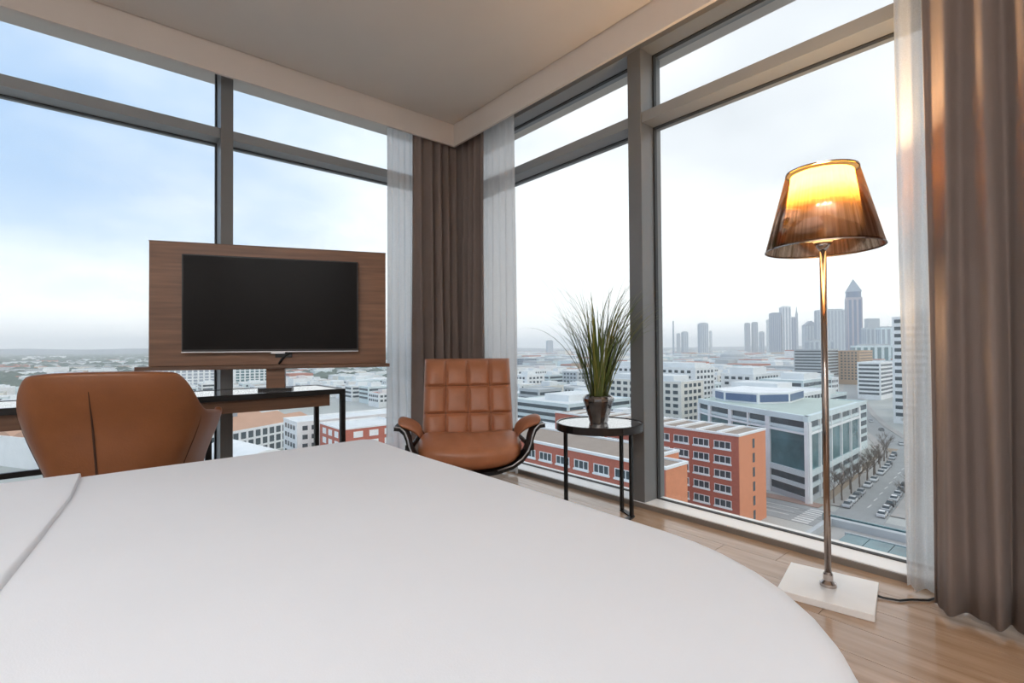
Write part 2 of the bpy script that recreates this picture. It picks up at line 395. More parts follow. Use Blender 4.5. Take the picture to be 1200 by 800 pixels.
# panel axis: from (.275,3.718) to (1.57,3.207)
ang = math.atan2(3.207 - 3.718, 1.57 - .275); PWd = 1.392
tvp = thing('television_stand', 'wide walnut veneer panel on a wooden post carrying the television above the desk', 'tv stand', (.9225, 3.4625, 0), ang)
# local: x along the panel, -y towards the bed
pz0, pz1 = .895, 1.668
sl = MB().box(-PWd / 2, PWd / 2, -.022, .022, pz0 + .012, pz1); sl.build('panel', M['wood'], tvp, bevel=.002)
box(-PWd / 2 - .002, PWd / 2 + .002, -.0235, .0235, pz1, pz1 + .006).build('edge_strip', M['wood_dark'], tvp)
box(-PWd / 2 - .055, PWd / 2 + .022, -.075, .06, pz0 - .012, pz0 + .0115).build('ledge', M['wood_dark'], tvp, bevel=.002)
box(-.055, .055, -.02, .05, DZ + .001, pz0 - .0125).build('post', M['wood'], tvp, bevel=.003)
box(-.10, .10, -.05, .08, DZ - .0015, DZ + .0125).build('foot_plate', M['black_metal'], tvp)
br = MB(); br.box(.0, .10, -.036, -.0225, .955, .985); br.tube([(.09, -.03, .985), (.04, -.031, .945), (.02, -.033, .912)], .008, 6); br.build('bracket', M['black_metal'], tvp)
tv = thing('television', 'black flat-screen television switched off on the walnut panel', 'television', (.9225, 3.4625, 0), ang)
tx0, tx1, tz0, tz1 = -.512, .512, .996, 1.592
box(tx0, tx1, -.075, -.0235, tz0, tz1).build('housing', M['bezel'], tv, bevel=.004)
box(tx0 + .008, tx1 - .008, -.0775, -.0752, tz0 + .012, tz1 - .008).build('screen', M['screen'], tv)
box(tx0, tx1, -.078, -.07, tz0 - .006, tz0 - .0005).build('silver_trim', M['silver'], tv)
box(-.02, .06, -.074, -.055, tz0 - .016, tz0 - .0065).build('sensor', M['silver'], tv)

# ------------------------------------------------------------------ tan bucket chair at the desk
ch = thing('desk_chair', 'tan leather bucket chair seen from behind, pushed in at the desk', 'chair', (.115, 2.80, 0), math.radians(-15))
# local: sitter looks along +y, back at -y
def shell_pt(u, v, r_add=0.):
    # u -1..1 around the back, v 0..1 bottom to top
    phi = u * math.radians(112)
    au = abs(u)
    ztop = .918 - .008 * (u / .35) ** 2 * (au < .35) - .008 * (au >= .35) - .185 * sstep(.36, .74, au) - .03 * sstep(.7, .95, au) + .02 * sstep(.93, 1., au)
    zb = .40 - .02 * au
    z = zb + (ztop - zb) * v
    hz = (z - .40) / .52
    fl = .74 + .34 * sstep(-.05, .72, hz) - .02 * sstep(.8, 1., hz)
    a, b = .300 * fl, .27 * (.86 + .16 * hz)
    # super-ellipse plan: flat back with round corners
    e = .72
    cs, sn = math.sin(phi), -math.cos(phi)
    x = (a + r_add) * math.copysign(abs(cs) ** e, cs); y = (b + r_add) * math.copysign(abs(sn) ** e, sn)
    k = sstep(.58, 1., au); x += math.copysign(.060, u) * k; y += .10 * k
    y -= .05 * sstep(.5, 1., hz)
    return (x, y, z)
sh = MB()
nu, nv = 56, 14
sh.grid(lambda s, t: shell_pt(s * 2 - 1, t), nu, nv)
so = sh.build('shell', M['leather2'], ch, smooth=True, solid=.036); so.modifiers['thick'].offset = -1
mb = so.modifiers.new('bev', 'BEVEL'); mb.width = .012; mb.segments = 3; mb.limit_method = 'ANGLE'; mb.angle_limit = math.radians(50)
def seam(name, us, v0, v1, r=.0028):
    MB().tube([tuple(Vector(shell_pt(us, v0 + (v1 - v0) * k / 14, .0205 if False else .001))) for k in range(15)], [r * (.25 + .75 * min(1, (14 - k) / 5)) for k in range(15)], 6).build(name, M['seam'], ch)
seam('back_seam', -.03, .0, .86, .0042); seam('side_seam', .63, .0, .86, .0016); seam('side_seam', -.63, .0, .86, .0016)
st = MB()
def pad(nu, nv, w, d, t, z, yc=0, p=4.):
    mb = MB()
    def fn(top):
        def f(s, q):
            u, v = s * 2 - 1, q * 2 - 1
            k = max(0., (1 - abs(u) ** p)) ** .5 * max(0., (1 - abs(v) ** p)) ** .5
            return (u * w, yc + v * d, z + (t * k if top else -t * .6 * k))
        return f
    mb.grid(fn(True), nu, nv); b = len(mb.v); g = MB().grid(fn(False), nu, nv); mb.add(g.v, [f[::-1] for f in g.f])
    return mb
pad(16, 16, .235, .24, .055, .43, .03).build('seat_cushion', M['leather2'], ch, smooth=True)
MB().lathe([(.17, .36), (.19, .39), (.19, .40)], 28).build('seat_base', M['black_metal'], ch)
for sx in (-1, 1):
    for sy in (-1, 1): MB().tube([(sx * .12, sy * .12, .375), (sx * .25, sy * .24, 0.006)], [.014, .010], 10).build('leg', M['black_metal'], ch, smooth=True)

# ------------------------------------------------------------------ recliner
rc = thing('recliner', 'tan leather swivel recliner with quilted back in the curtained corner', 'armchair', (1.80, 2.53, 0), math.atan2(-1.80, 2.53) + 0.03)
# local: faces -y
def back_pt(front):
    def f(s, q):
        u, v = s * 2 - 1, q
        prof = max(0., 1 - abs(u) ** 9) ** .45 * max(0., 1 - abs(2 * v - 1) ** 9) ** .45
        w = .300 - .010 * v
        x = u * w; z = .40 + .535 * v
        g = 0.
        for c in (-.5, 0, .5): g = max(g, math.exp(-((u - c) / .035) ** 2))
        for c in (.335, .665): g = max(g, math.exp(-((v - c) / .016) ** 2))
        puff = .012 * abs(math.sin(2 * PI * u)) ** .5 * abs(math.sin(3 * PI * v)) ** .5
        yb = .215 + .15 * v + .035 * u * u * -1
        t = .085
        return (x, yb - (t + puff - .018 * g) * prof if front else yb + .03 * prof, z)
    return f
bk = MB(); bk.grid(back_pt(True), 80, 84); g = MB().grid(back_pt(False), 20, 20)
bk.add(g.v, [f[::-1] for f in g.f]); bk.build('backrest', M['leather'], rc, smooth=True)
# stitched grooves
def groove(path): return MB().tube(path, .0022, 5)
for u in (-.5, 0, .5):
    groove([tuple(Vector(back_pt(True)((u + 1) / 2, .03 + .94 * k / 24)) + Vector((0, .0005, 0))) for k in range(25)]).build('stitching', M['seam'], rc)
for v in (.335, .665):
    groove([tuple(Vector(back_pt(True)(.02 + .96 * k / 24, v)) + Vector((0, .0005, 0))) for k in range(25)]).build('stitching', M['seam'], rc)
# seat: long cushion curling over the front
def seat_fn(s, q):
    a = 2 * PI * q; u = s * 2 - 1
    endr = max(0., 1 - abs(u) ** 7) ** .5
    sagz = -.030 * (1 - u * u) ; w = .310
    # super-ellipse section: depth .27, thickness .085, nose hanging down
    ca, sa = math.cos(a), math.sin(a)
    yy = -.03 + .275 * math.copysign(abs(ca) ** .8, ca) * (.55 + .45 * endr); zz = .095 * math.copysign(abs(sa) ** .8, sa) * endr
    nose = sstep(-.05, -.30, yy)
    wr = .004 * math.sin(u * 26 + yy * 20) * max(0, sa) * sstep(.2, -.05, abs(yy + .12)) * (1 - u * u)
    return (u * w * (1 - .03 * nose), yy - .05 * (1 - u * u) * nose, .405 + .03 * sstep(.1, -.15, yy) + zz + sagz * (sa > 0) * sa - .035 * nose * (1 - .3 * u * u) + wr - .03 * (1 - u * u) * max(0, -sa) * nose)
MB().grid(seat_fn, 40, 36).build('seat', M['leather'], rc, smooth=True)
for sx in (-1, 1):
    # armrest pad: slopes down towards the backrest, lip at the front
    def arm(s, q):
        a = 2 * PI * q; t = s
        e = max(0.02, 1 - abs(2 * t - 1) ** 6) ** .5
        cx = sx * (.405 - .115 * sstep(0, 1, t) ** .8); cy = -.19 + .13 * t + .06 * t; cz = .585 - .035 * t - .085 * t * t
        rx, rz, ry = .03, .026 + .022 * t, .13 - .02 * t
        return (cx + sx * .012 * math.sin(a) * e, cy + .13 * math.cos(a) * e, cz + rz * math.sin(a) * e)
    MB().grid(arm, 18, 24).build('armrest', M['leather'], rc, smooth=True)
    # bent laminated frame
    path = [(.425, .560), (.392, .556), (.365, .530), (.350, .490), (.342, .450), (.325, .405), (.290, .362), (.235, .325), (.15, .300), (.06, .288), (0, .286)]
    fm = MB(); tt = .011; n = len(path); vs = []
    for i, (x, z) in enumerate(path):
        a = path[max(0, i - 1)]; b = path[min(n - 1, i + 1)]; t = Vector((b[0] - a[0], b[1] - a[1])).normalized(); nn = Vector((-t.y, t.x)) * tt
        for k, (yy, s) in enumerate(((-.30, 1), (-.16, 1), (-.16, -1), (-.30, -1))):
            vs.append((sx * (x + nn.x * s), yy, z + nn.y * s))
    fs = []
    for i in range(n - 1):
        for k in range(4): fs.append((i * 4 + k, i * 4 + (k + 1) % 4, i * 4 + 4 + (k + 1) % 4, i * 4 + 4 + k))
    fs += [(3, 2, 1, 0), ((n - 1) * 4, (n - 1) * 4 + 1, (n - 1) * 4 + 2, (n - 1) * 4 + 3)]
    fm.add(vs, fs); fm.build('arm_frame', M['black_metal'], rc, smooth=False)
    em = MB(); em.tube([(sx * (x - .0), -.303, z + .012) for x, z in path[:9]], .0045, 6); em.build('frame_edge', M['silver'], rc, smooth=True)
    kb = MB().tube([(sx * .350, -.2, .425), (sx * .372, -.2, .425)], .026, 14); kb.build('adjusting_knob', M['black_metal'], rc)
    MB()  .tube([(sx * .335, -.17, .44), (sx * .30, .18, .46)], .014, 8).build('side_bar', M['black_metal'], rc)
MB().tube([(0, 0, .05), (0, 0, .30)], .03, 14).build('swivel_post', M['black_metal'], rc)
MB().lathe([(.285, 0), (.285, .03), (.245, .03), (.245, 0)], 40, closed=True).build('base_ring', M['wood_dark'], rc)
cr = MB(); cr.box(-.25, .25, -.025, .025, .02, .05); cr.box(-.025, .025, -.25, -.025, .02, .05); cr.box(-.025, .025, .025, .25, .02, .05); cr.build('base_cross', M['wood_dark'], rc)

# ------------------------------------------------------------------ side table and plant
TX, TY, TZ, TR = 2.38, 1.975, .545, .262
tb = thing('side_table', 'small round side table with mirrored top and black legs beside the recliner', 'table', (TX, TY, 0))
MB().lathe([(TR - .012, TZ - .006), (TR - .012, TZ)], 56).build('table_top', M['tabletop'], tb)
MB().lathe([(TR - .0115, TZ - .040), (TR, TZ - .040), (TR, TZ + .004), (TR - .0115, TZ + .004)], 56, closed=True).build('rim', M['tablerim'], tb, smooth=False)
MB().lathe([(TR - .013, TZ - .012), (TR - .013, TZ - .007)], 40).build('support_plate', M['tablerim'], tb)
for x, y in ((2.44, 1.785), (2.50, 1.90), (2.235, 2.12)):
    ax, ay = x - TX, y - TY
    box(ax - .009, ax + .009, ay - .009, ay + .009, .008, TZ - .0125).build('leg', M['black_metal'], tb)
arc = []
for k in range(25):
    a = math.radians(-62 - 172 * k / 24); arc.append((.215 * math.cos(a), .215 * math.sin(a)))
arc = [(2.50 - TX, 1.90 - TY), (2.475 - TX, 1.84 - TY)] + [(.20 * math.cos(math.radians(d)), .20 * math.sin(math.radians(d))) for d in range(-70, -221, -10)]
bm_ = MB(); vs = []
for i, (x, y) in enumerate(arc):
    a = arc[max(0, i - 1)]; b = arc[min(len(arc) - 1, i + 1)]; t = Vector((b[0] - a[0], b[1] - a[1])).normalized(); nn = Vector((-t.y, t.x)) * .016
    vs += [(x + nn.x, y + nn.y, 0), (x - nn.x, y - nn.y, 0), (x - nn.x, y - nn.y, .008), (x + nn.x, y + nn.y, .008)]
fs = [(0, 1, 2, 3)] + [(i * 4 + k, i * 4 + 4 + k, i * 4 + 4 + (k + 1) % 4, i * 4 + (k + 1) % 4) for i in range(len(arc) - 1) for k in range(4)]
bm_.add(vs, fs); bm_.build('floor_bar', M['black_metal'], tb)

PX, PY = 2.375, 1.975
plant = thing('potted_grass', 'ornamental grass plant in a mirrored dark pot on the side table', 'plant', (PX, PY, TZ))
MB().lathe([(.052, 0), (.056, .004), (.064, .04), (.082, .10), (.094, .135), (.095, .15), (.088, .163), (.082, .168), (.078, .163), (.084, .148), (.083, .135), (.07, .10), (.05, .03), (.0, .028)], 14).build('pot', M['pot'], plant, bevel=.002)
MB().lathe([(.0, .145), (.079, .147), (.079, .15), (.0, .153)], 20).build('soil', M['soil'], plant)
random.seed(11)
vr = Vector((right.x, right.y, 0)).normalized(); vf = Vector((fwd.x, fwd.y, 0)).normalized()
def leaf(name, az, lean, length, width, droop, base_r=.05, material='leaf', kink=0.):
    d = Vector((math.cos(az), math.sin(az), 0)); side = Vector((-d.y, d.x, 0))
    p = d * random.uniform(.005, base_r) + side * random.uniform(-.03, .03) + Vector((0, 0, .15)); n = 11; vs = []
    th = lean
    for k in range(n + 1):
        t = k / n
        w = width * (.55 + .9 * t if t < .5 else 1.0) * (1 - max(0, t - .35) / .65) ** .8 * .5 + .0006
        dirv = d * math.sin(th) + Vector((0, 0, 1)) * math.cos(th)
        nm = d * math.cos(th) - Vector((0, 0, 1)) * math.sin(th)
        vs += [tuple(p - side * w), tuple(p + nm * w * .35), tuple(p + side * w)]
        p = p + dirv * (length / n); th += droop * (t ** 1.6) * 2.2 / n
    fs = []
    for k in range(n):
        b = k * 3; fs += [(b, b + 1, b + 4, b + 3), (b + 1, b + 2, b + 5, b + 4)]
    return MB().add(vs, fs).build(name, M[material], plant, smooth=True)
az_r = math.atan2(vr.y, vr.x)
for k in range(64):
    a = az_r + random.choice((0, PI)) + random.gauss(0, .95)
    ri = math.cos(a - az_r)
    leaf('leaf', a, abs(random.gauss(.12, .14)) + .04, random.uniform(.42, .74), random.uniform(.007, .014), random.uniform(.2, 1.8), material=random.choice(('leaf', 'leaf', 'leaf2')))
for k in range(32):      # arching leaves on the window side of the pot
    a = az_r + random.gauss(0, .5)
    leaf('leaf', a, random.uniform(.16, .46), random.uniform(.52, .76), random.uniform(.008, .015), random.uniform(.8, 2.4), material=random.choice(('leaf', 'leaf2')))
for k in range(14):
    a = az_r + PI + random.gauss(0, .5)
    leaf('leaf', a, random.uniform(.12, .36), random.uniform(.48, .68), random.uniform(.007, .013), random.uniform(.9, 2.0), material='leaf')
leaf('leaf', az_r + PI + .05, .50, .70, .015, 2.2, material='leaf'); leaf('leaf', az_r + PI - .15, .35, .52, .008, 1.2)
leaf('leaf', az_r, .06, .70, .030, .0, material='leaf'); leaf('leaf', az_r + PI, .03, .50, .034, .0, material='leaf'); leaf('leaf', az_r + .4, .30, .60, .026, .2, material='leaf2')
for k in range(46):      # hair-fine stalks and their curling tips
    a = az_r + random.choice((0, 0, PI)) + random.gauss(0, .8)
    leaf('stalk', a, random.uniform(.03, .40), random.uniform(.58, .92), .0028, random.uniform(.0, 2.4), material='stalk')

# ------------------------------------------------------------------ floor lamp
LX, LY = 2.292, .715
lamp = thing('floor_lamp', 'floor lamp with amber metallised shade, chrome pole and square white base', 'lamp', (LX, LY, 0), math.radians(11))
box(-.16, .16, -.16, .16, 0, .028).build('base', M['marble'], lamp, bevel=.003)
MB().lathe([(.030, .028), (.030, .040), (.018, .052), (.018, .075), (.012, .085)], 24).build('collar', M['chrome'], lamp, smooth=False)
MB().tube([(0, 0, .04), (0, 0, 1.405)], .0125, 20).build('pole', M['brass'], lamp, smooth=True)
S0, S1 = 1.400, 1.720
MB().lathe([(.013, 1.395), (.040, 1.435), (.028, 1.437), (.0, 1.437)], 20).build('shade_holder', M['chrome'], lamp, smooth=True)
# shade in its own coordinates: z = 0 at the lower rim
shd = MB().lathe([(.212, 0), (.130, S1 - S0), (.128, S1 - S0), (.210, 0)], 72, closed=True).build('lamp_shade', M['shade'], lamp, smooth=True); shd.location = (0, 0, S0)
rg = MB().lathe([(.2135, 0), (.2135, .004), (.2085, .004), (.2085, 0)], 72, closed=True); rg.build('rim_ring', M['brass'], shd)
tg = MB().lathe([(.1315, S1 - S0 - .002), (.1315, S1 - S0 + .004), (.1265, S1 - S0 + .004), (.1265, S1 - S0 - .002)], 72, closed=True); tg.build('rim_ring', M['brass'], shd)
df = MB().grid(lambda s, q: ((.112 + .036 * (1 - q)) * math.cos(2 * PI * s), (.112 + .036 * (1 - q)) * math.sin(2 * PI * s), S0 + .06 + .25 * q), 48, 6, wrap_u=True).build('diffuser', M['opal'], lamp, smooth=True)
MB().lathe([(.012, 1.437), (.014, 1.50), (.03, 1.55), (.035, 1.58), (.028, 1.61), (.0, 1.62)], 20).build('bulb', M['bulb'], lamp, smooth=True)
pl = bpy.data.lights.new('lamp_light', 'POINT'); pl.energy = 34; pl.color = (1., .66, .36); pl.shadow_soft_size = .04
po = bpy.data.objects.new('lamp_light', pl); col.objects.link(po); po.parent = lamp; po.location = (0, 0, 1.645)
cb_ = MB().tube([(.155, .0, .012), (.19, -.01, .006), (.24, -.02, .006), (.29, .0, .006), (.35, .01, .006), (.42, .06, .006)], .0045, 8).build('power_cable', M['cable'], lamp, smooth=True)
cb_.rotation_euler.z = math.radians(-66)

# ------------------------------------------------------------------ curtains
def curtain(name, label, p0, p1, z0, z1, folds, amp, seed, material, group=None, flare=1.25, hem=None):
    rnd = random.Random(seed); p0 = Vector((*p0, 0)); p1 = Vector((*p1, 0)); L = (p1 - p0).length; t = (p1 - p0) / L; nn = Vector((-t.y, t.x, 0))
    ph = [rnd.uniform(-.8, .8) for _ in range(folds * 2 + 3)]; am = [rnd.uniform(.55, 1.15) for _ in range(folds * 2 + 3)]
    def f(s, q):
        k = s * folds; i = int(k); fr = k - i
        w = ph[i] * (1 - fr) + ph[i + 1] * fr; a = am[i] * (1 - fr) + am[i + 1] * fr
        z = z1 + (z0 - z1) * q
        off = math.sin(2 * PI * k + w * (.6 + .6 * q)) * a * amp * (.45 + .55 * q ** .6) + .3 * amp * math.sin(4 * PI * k + w * 3) * q
        lateral = (.012 * math.sin(2 * PI * k * .5 + 3 * q + seed)) * q
        mid = p0.lerp(p1, .5); base = p0.lerp(p1, s); base = mid + (base - mid) * (1 + (flare - 1) * q * .35)
        return base + nn * off + t * lateral + Vector((0, 0, z))
    o = MB().grid(f, folds * 14, 16).build(name, M[material], None, smooth=True, solid=.003)
    o.modifiers['thick'].offset = 0
    return tag(o, label, 'curtain', group)
CT = CZ - .02
curtain('sheer_curtain', 'white sheer curtain at the corner end of the left window', (1.84, 3.72), (2.10, 3.72), .02, CT, 5, .015, 1, 'sheer')
curtain('heavy_curtain', 'taupe curtain drawn into the corner on the left window side', (2.03, 3.63), (2.465, 3.625), .02, CT, 5, .044, 2, 'curtain', flare=1.)
curtain('heavy_curtain', 'taupe curtain drawn into the corner on the right window side', (2.505, 3.735), (2.475, 3.24), .02, CT, 5, .044, 3, 'curtain', flare=1.)
curtain('sheer_curtain', 'white sheer curtain at the corner end of the right window', (2.575, 3.38), (2.575, 2.98), .02, CT, 5, .022, 4, 'sheer', flare=1.5)
curtain('sheer_curtain', 'white sheer curtain gathered beside the floor lamp', (2.545, .515), (2.545, .16), .02, CT, 5, .032, 5, 'sheer', flare=1.1)
curtain('heavy_curtain', 'taupe curtain hanging nearest at the right beside the floor lamp', (2.405, .405), (2.425, -.75), .025, CT, 12, .052, 6, 'curtain', flare=1.02)
# ================================================================== the city outside
G = -41.0
def cm(name, c, **k): return mat(name, c, k.pop('rough', .8), var=k.pop('var', .08), vscale=k.pop('vscale', .15), **k)
C = {}
C['ground'] = cm('city_ground', (.52, .52, .50), tint2=(.40, .42, .39), vscale=.02)
C['asphalt'] = cm('asphalt', (.34, .35, .35), vscale=.2)
C['paving'] = cm('pavement', (.42, .40, .38), vscale=.3)
C['redpave'] = cm('red_pavement', (.40, .27, .22), vscale=.3)
C['mark'] = cm('road_paint', (.72, .72, .70))
C['brick'] = cm('red_brick_wall', (.50, .14, .09), vscale=1.5, var=.12)
C['orange'] = cm('orange_brick_wall', (.75, .29, .15), vscale=1.0, var=.06)
C['white'] = cm('white_render', (.86, .87, .87)); C['cream'] = cm('cream_render', (.80, .77, .70)); C['grey'] = cm('grey_render', (.50, .53, .55))
C['pale'] = cm('pale_green_grey_cladding', (.68, .77, .78)); C['roofbrown'] = cm('brown_gravel_roof', (.34, .27, .22), vscale=.4); C['rooflight'] = cm('pale_flat_roof', (.76, .78, .78))
C['roofgrey'] = cm('grey_flat_roof', (.48, .50, .51)); C['roofred'] = cm('red_tile_roof', (.47, .19, .13)); C['rooforange'] = cm('orange_sheet_roof', (.56, .33, .22)); C['roofgreen'] = cm('green_roof', (.50, .58, .53))
C['glassdark'] = mat('dark_window_glass', (.06, .085, .10), .12, var=.3, vscale=.4); C['teal'] = mat('teal_facade_glass', (.09, .20, .22), .12, var=.4, vscale=.10)
C['bluetower'] = mat('blue_glass_tower', (.10, .16, .28), .25, var=.1, vscale=.03); C['steel'] = cm('pale_steel_cladding', (.55, .60, .63)); C['sandstone'] = cm('reddish_stone_tower', (.40, .36, .40), vscale=.02)
C['slate'] = cm('slate_grey_tower', (.34, .39, .45), vscale=.02); C['ochre'] = cm('ochre_brick', (.55, .36, .22)); C['wood_bare'] = cm('bare_bark', (.16, .125, .10), vscale=2); C['bush'] = cm('winter_brush', (.34, .27, .20), vscale=1)
C['forest'] = cm('distant_forest', (.11, .15, .12), vscale=.01, var=.3)
C['hill'] = cm('far_hills', (.10, .13, .15), vscale=.002, var=.2)
C['rail'] = mat('tram_rail', (.30, .30, .31), .35, .8)

def st(mb, name, m, kids=None): o = mb.build(name, m); o['kind'] = 'structure'; return o
st(MB().box(-3000, 14000, -2500, 14000, G - 1, G), 'ground', C['ground'])

# the hotel's own lower storeys below the room
hb = MB(); hb.box(-30, GX + .05, -30, GY + .05, G, -.21); tag(hb.build('wall_hotel_below', C['grey']), kind='structure')

# ---- streets
def ribbon(pts, w0, w1, z):
    mb = MB(); vs = []; n = len(pts)
    for i, (x, y) in enumerate(pts):
        a = pts[max(0, i - 1)]; b = pts[min(n - 1, i + 1)]; t = Vector((b[0] - a[0], b[1] - a[1])).normalized(); q = Vector((-t.y, t.x))
        vs += [(x + q.x * w0, y + q.y * w0, z), (x + q.x * w1, y + q.y * w1, z), (x + q.x * w0, y + q.y * w0, z - .12), (x + q.x * w1, y + q.y * w1, z - .12)]
    fs = []
    for i in range(n - 1):
        b = i * 4; fs += [(b, b + 4, b + 5, b + 1), (b + 2, b + 3, b + 7, b + 6), (b, b + 2, b + 6, b + 4), (b + 1, b + 5, b + 7, b + 3)]
    return mb.add(vs, fs)
AX = [(126, 36.7), (150, 38.4), (180, 40.6), (210, 42.8), (240, 47), (275, 60), (315, 77), (360, 93), (420, 112), (500, 137), (620, 170), (760, 208)]
st(ribbon(AX, -5.2, 5.2, G + .10), 'street', C['asphalt'])
st(ribbon(AX[1:], 5.3, 8.3, G + .22), 'pavement', C['paving']); st(ribbon(AX[1:], -8.3, -5.3, G + .22), 'pavement', C['paving'])
st(ribbon([(136.5, -80), (136.5, 260)], -7.5, 7.5, G + .07), 'street', C['asphalt'])
st(ribbon([(146.2, 47), (146.2, 260)], -2.1, 2.0, G + .20), 'pavement', C['redpave'])
st(ribbon([(AX[1][0] + 5, 46.9), (250, 54.0)], -2.0, 2.6, G + .16), 'verge', C['bush'])
def mark(name, label, mb, group='road markings'):
    return tag(mb.build(name, C['mark']), kind='structure')
for k in range(9):
    i = 154 + k * 8; yc = 38.4 + (i - 150) * .0733
    mark('road_marking', '', MB().box(i, i + 3.4, yc - .12, yc + .12, G + .10, G + .125))
for k in range(8): mark('road_marking', '', MB().box(129.6 + k * 1.7, 130.5 + k * 1.7, 44.5, 48.2, G + .07, G + .095))
for k in range(3): mark('road_marking', '', MB().box(133 + k * 3.2, 133.35 + k * 3.2, 50, 62 + 3 * k, G + .07, G + .095))
for k in range(4):
    tag(MB().box(135.0 + (0, 1.43, 4.2, 5.63)[k], 135.12 + (0, 1.43, 4.2, 5.63)[k], -80, 250, G + .07, G + .11).build('tram_rail', C['rail']), kind='structure')

# ---- generic block with window geometry on the faces turned to the hotel
OCC = []
def rect_free(x0, x1, y0, y1, pad=3.):
    for a0, a1, b0, b1 in OCC:
        if x0 < a1 + pad and x1 > a0 - pad and y0 < b1 + pad and y1 > b0 - pad: return False
    return True
def window_grid(mb, x0, x1, y0, y1, z0, z1, fh, bw, ww, wh, faces='xy', strip=False, d=.12):
    nf = max(1, int((z1 - z0 - 1.0) / fh))
    for f in range(nf):
        zc = z1 - 1.9 - f * fh
        if zc - wh / 2 < z0: break
        for face in faces:
            a0, a1 = (y0, y1) if face == 'x' else (x0, x1)
            if strip:
                segs = [(a0 + 1, a1 - 1)]
            else:
                n = max(1, int((a1 - a0 - 1.2) / bw)); o = (a1 - a0 - n * bw) / 2
                segs = [(a0 + o + k * bw + (bw - ww) / 2, a0 + o + k * bw + (bw + ww) / 2) for k in range(n)]
            for s0, s1 in segs:
                if face == 'x': mb.box(x0 - d, x0 + .05, s0, s1, zc - wh / 2, zc + wh / 2)
                else: mb.box(s0, s1, y0 - d, y0 + .05, zc - wh / 2, zc + wh / 2)
def block(name, label, x0, x1, y0, y1, z1, wall, roof, fh=3.2, bw=3.4, ww=1.7, wh=1.6, rz=0, group=None, cat='building', strip=False, top=None, parapet=.5, pent=None, glass='glassdark', rec=True, wins=True):
    cx, cy = (x0 + x1) / 2, (y0 + y1) / 2; b = thing(name, label, cat, (cx, cy, G), rz, group)
    if rec: OCC.append((x0, x1, y0, y1))
    hx, hy, h = (x1 - x0) / 2, (y1 - y0) / 2, z1 - G
    MB().box(-hx, hx, -hy, hy, 0, h).build('walls', C[wall], b)
    MB().box(-hx + .4, hx - .4, -hy + .4, hy - .4, h, h + .08).build('roof', C[roof], b)
    p = MB(); e = .4
    p.box(-hx - .1, hx + .1, -hy - .1, -hy + e, h, h + parapet); p.box(-hx - .1, hx + .1, hy - e, hy + .1, h, h + parapet); p.box(-hx - .1, -hx + e, -hy + e, hy - e, h, h + parapet); p.box(hx - e, hx + .1, -hy + e, hy - e, h, h + parapet)
    p.build('parapet', C[top or wall], b)
    if wins:
        w = MB(); window_grid(w, -hx, hx, -hy, hy, 1.0, h, fh, bw, ww, wh, strip=strip)
        if w.v: o = w.build('windows', C[glass], b); o['kind'] = 'stuff'
    if pent:
        px, py, pw, pd, ph = pent; MB().box(px - pw / 2, px + pw / 2, py - pd / 2, py + pd / 2, h + .08, h + ph).build('rooftop_room', C['rooflight'], b)
    return b

# ---- red brick office in front of the right window: every window its own part
def brick_office(label, x0, x1, y0, y1, z1, cols, rows, zfirst, fh, wy, wz, end_slots, ribs):
    b = thing('brick_office', label, 'building', (x0, y0, G)); OCC.append((x0, x1, y0, y1)); H = z1 - G; Wd = x1 - x0; Ln = y1 - y0
    MB().box(0, Wd, .02, Ln, 0, H).build('walls', C['brick'], b)
    MB().box(.0, Wd, -.15, .02, 0, H).build('gable_wall', C['orange'], b)
    MB().box(.5, Wd - .5, .5, Ln - .5, H, H + .1).build('roof', C['roofbrown'], b)
    p = MB(); p.box(-.25, .5, -.25, Ln, H, H + .45); p.box(Wd - .5, Wd + .2, -.25, Ln, H, H + .45); p.box(.5, Wd - .5, -.25, .5, H, H + .45); p.build('parapet', C['white'], b)
    for k in range(ribs): MB().box(.5, Wd - .5, 4.6 + k * 5.33, 5.5 + k * 5.33, H + .1, H + .6).build('roof_rib', C['white'], b)
    fr = MB(); t = .14                                # frame with two mullions and a sill, centred on its own origin
    fr.box(-.12, .06, -wy / 2, wy / 2, -wz / 2, -wz / 2 + t); fr.box(-.12, .06, -wy / 2, wy / 2, wz / 2 - t, wz / 2)
    for a in (-wy / 2, -wy / 6 - t / 2, wy / 6 - t / 2, wy / 2 - t): fr.box(-.12, .06, a, a + t, -wz / 2 + t, wz / 2 - t)
    fr.box(-.3, .0, -wy / 2 - .15, wy / 2 + .15, -wz / 2 - .32, -wz / 2)
    frm = fr.mesh('window', C['white']); pm = MB().box(-.04, .03, -wy / 6 + t * .6, wy / 6 - t * .6, -wz / 2 + t, wz / 2 - t).mesh('pane', C['glassdark'])
    for c in cols:
        for r in range(rows):
            z = zfirst - r * fh
            w = put('window', frm, b, (0, c - y0, z - G))
            for q in (-1, 0, 1): put('pane', pm, w, (0, q * wy / 3, 0))
    if end_slots:
        sm = MB().box(-.5, .5, -.08, .02, -1.1, 1.1).mesh('slot_window', C['glassdark'])
        for r in range(rows + 1): put('slot_window', sm, b, (Wd * .52, -.15, zfirst - r * fh - G))
    return b
brick_office('tall red brick office block with six rows of white triple windows', 113.3, 127.3, 53.1, 112, -19.5, [56.95 + k * 5.33 for k in range(10)], 6, -21.9, 3.40, 4.1, 1.75, True, 10)
low_office = brick_office('lower red brick office with brown roof, seen between the side table legs', 72, 86, 52.0, 100, -19.0, [54.4 + k * 4.9 for k in range(9)], 6, -21.35, 3.40, 3.6, 1.7, False, 0)

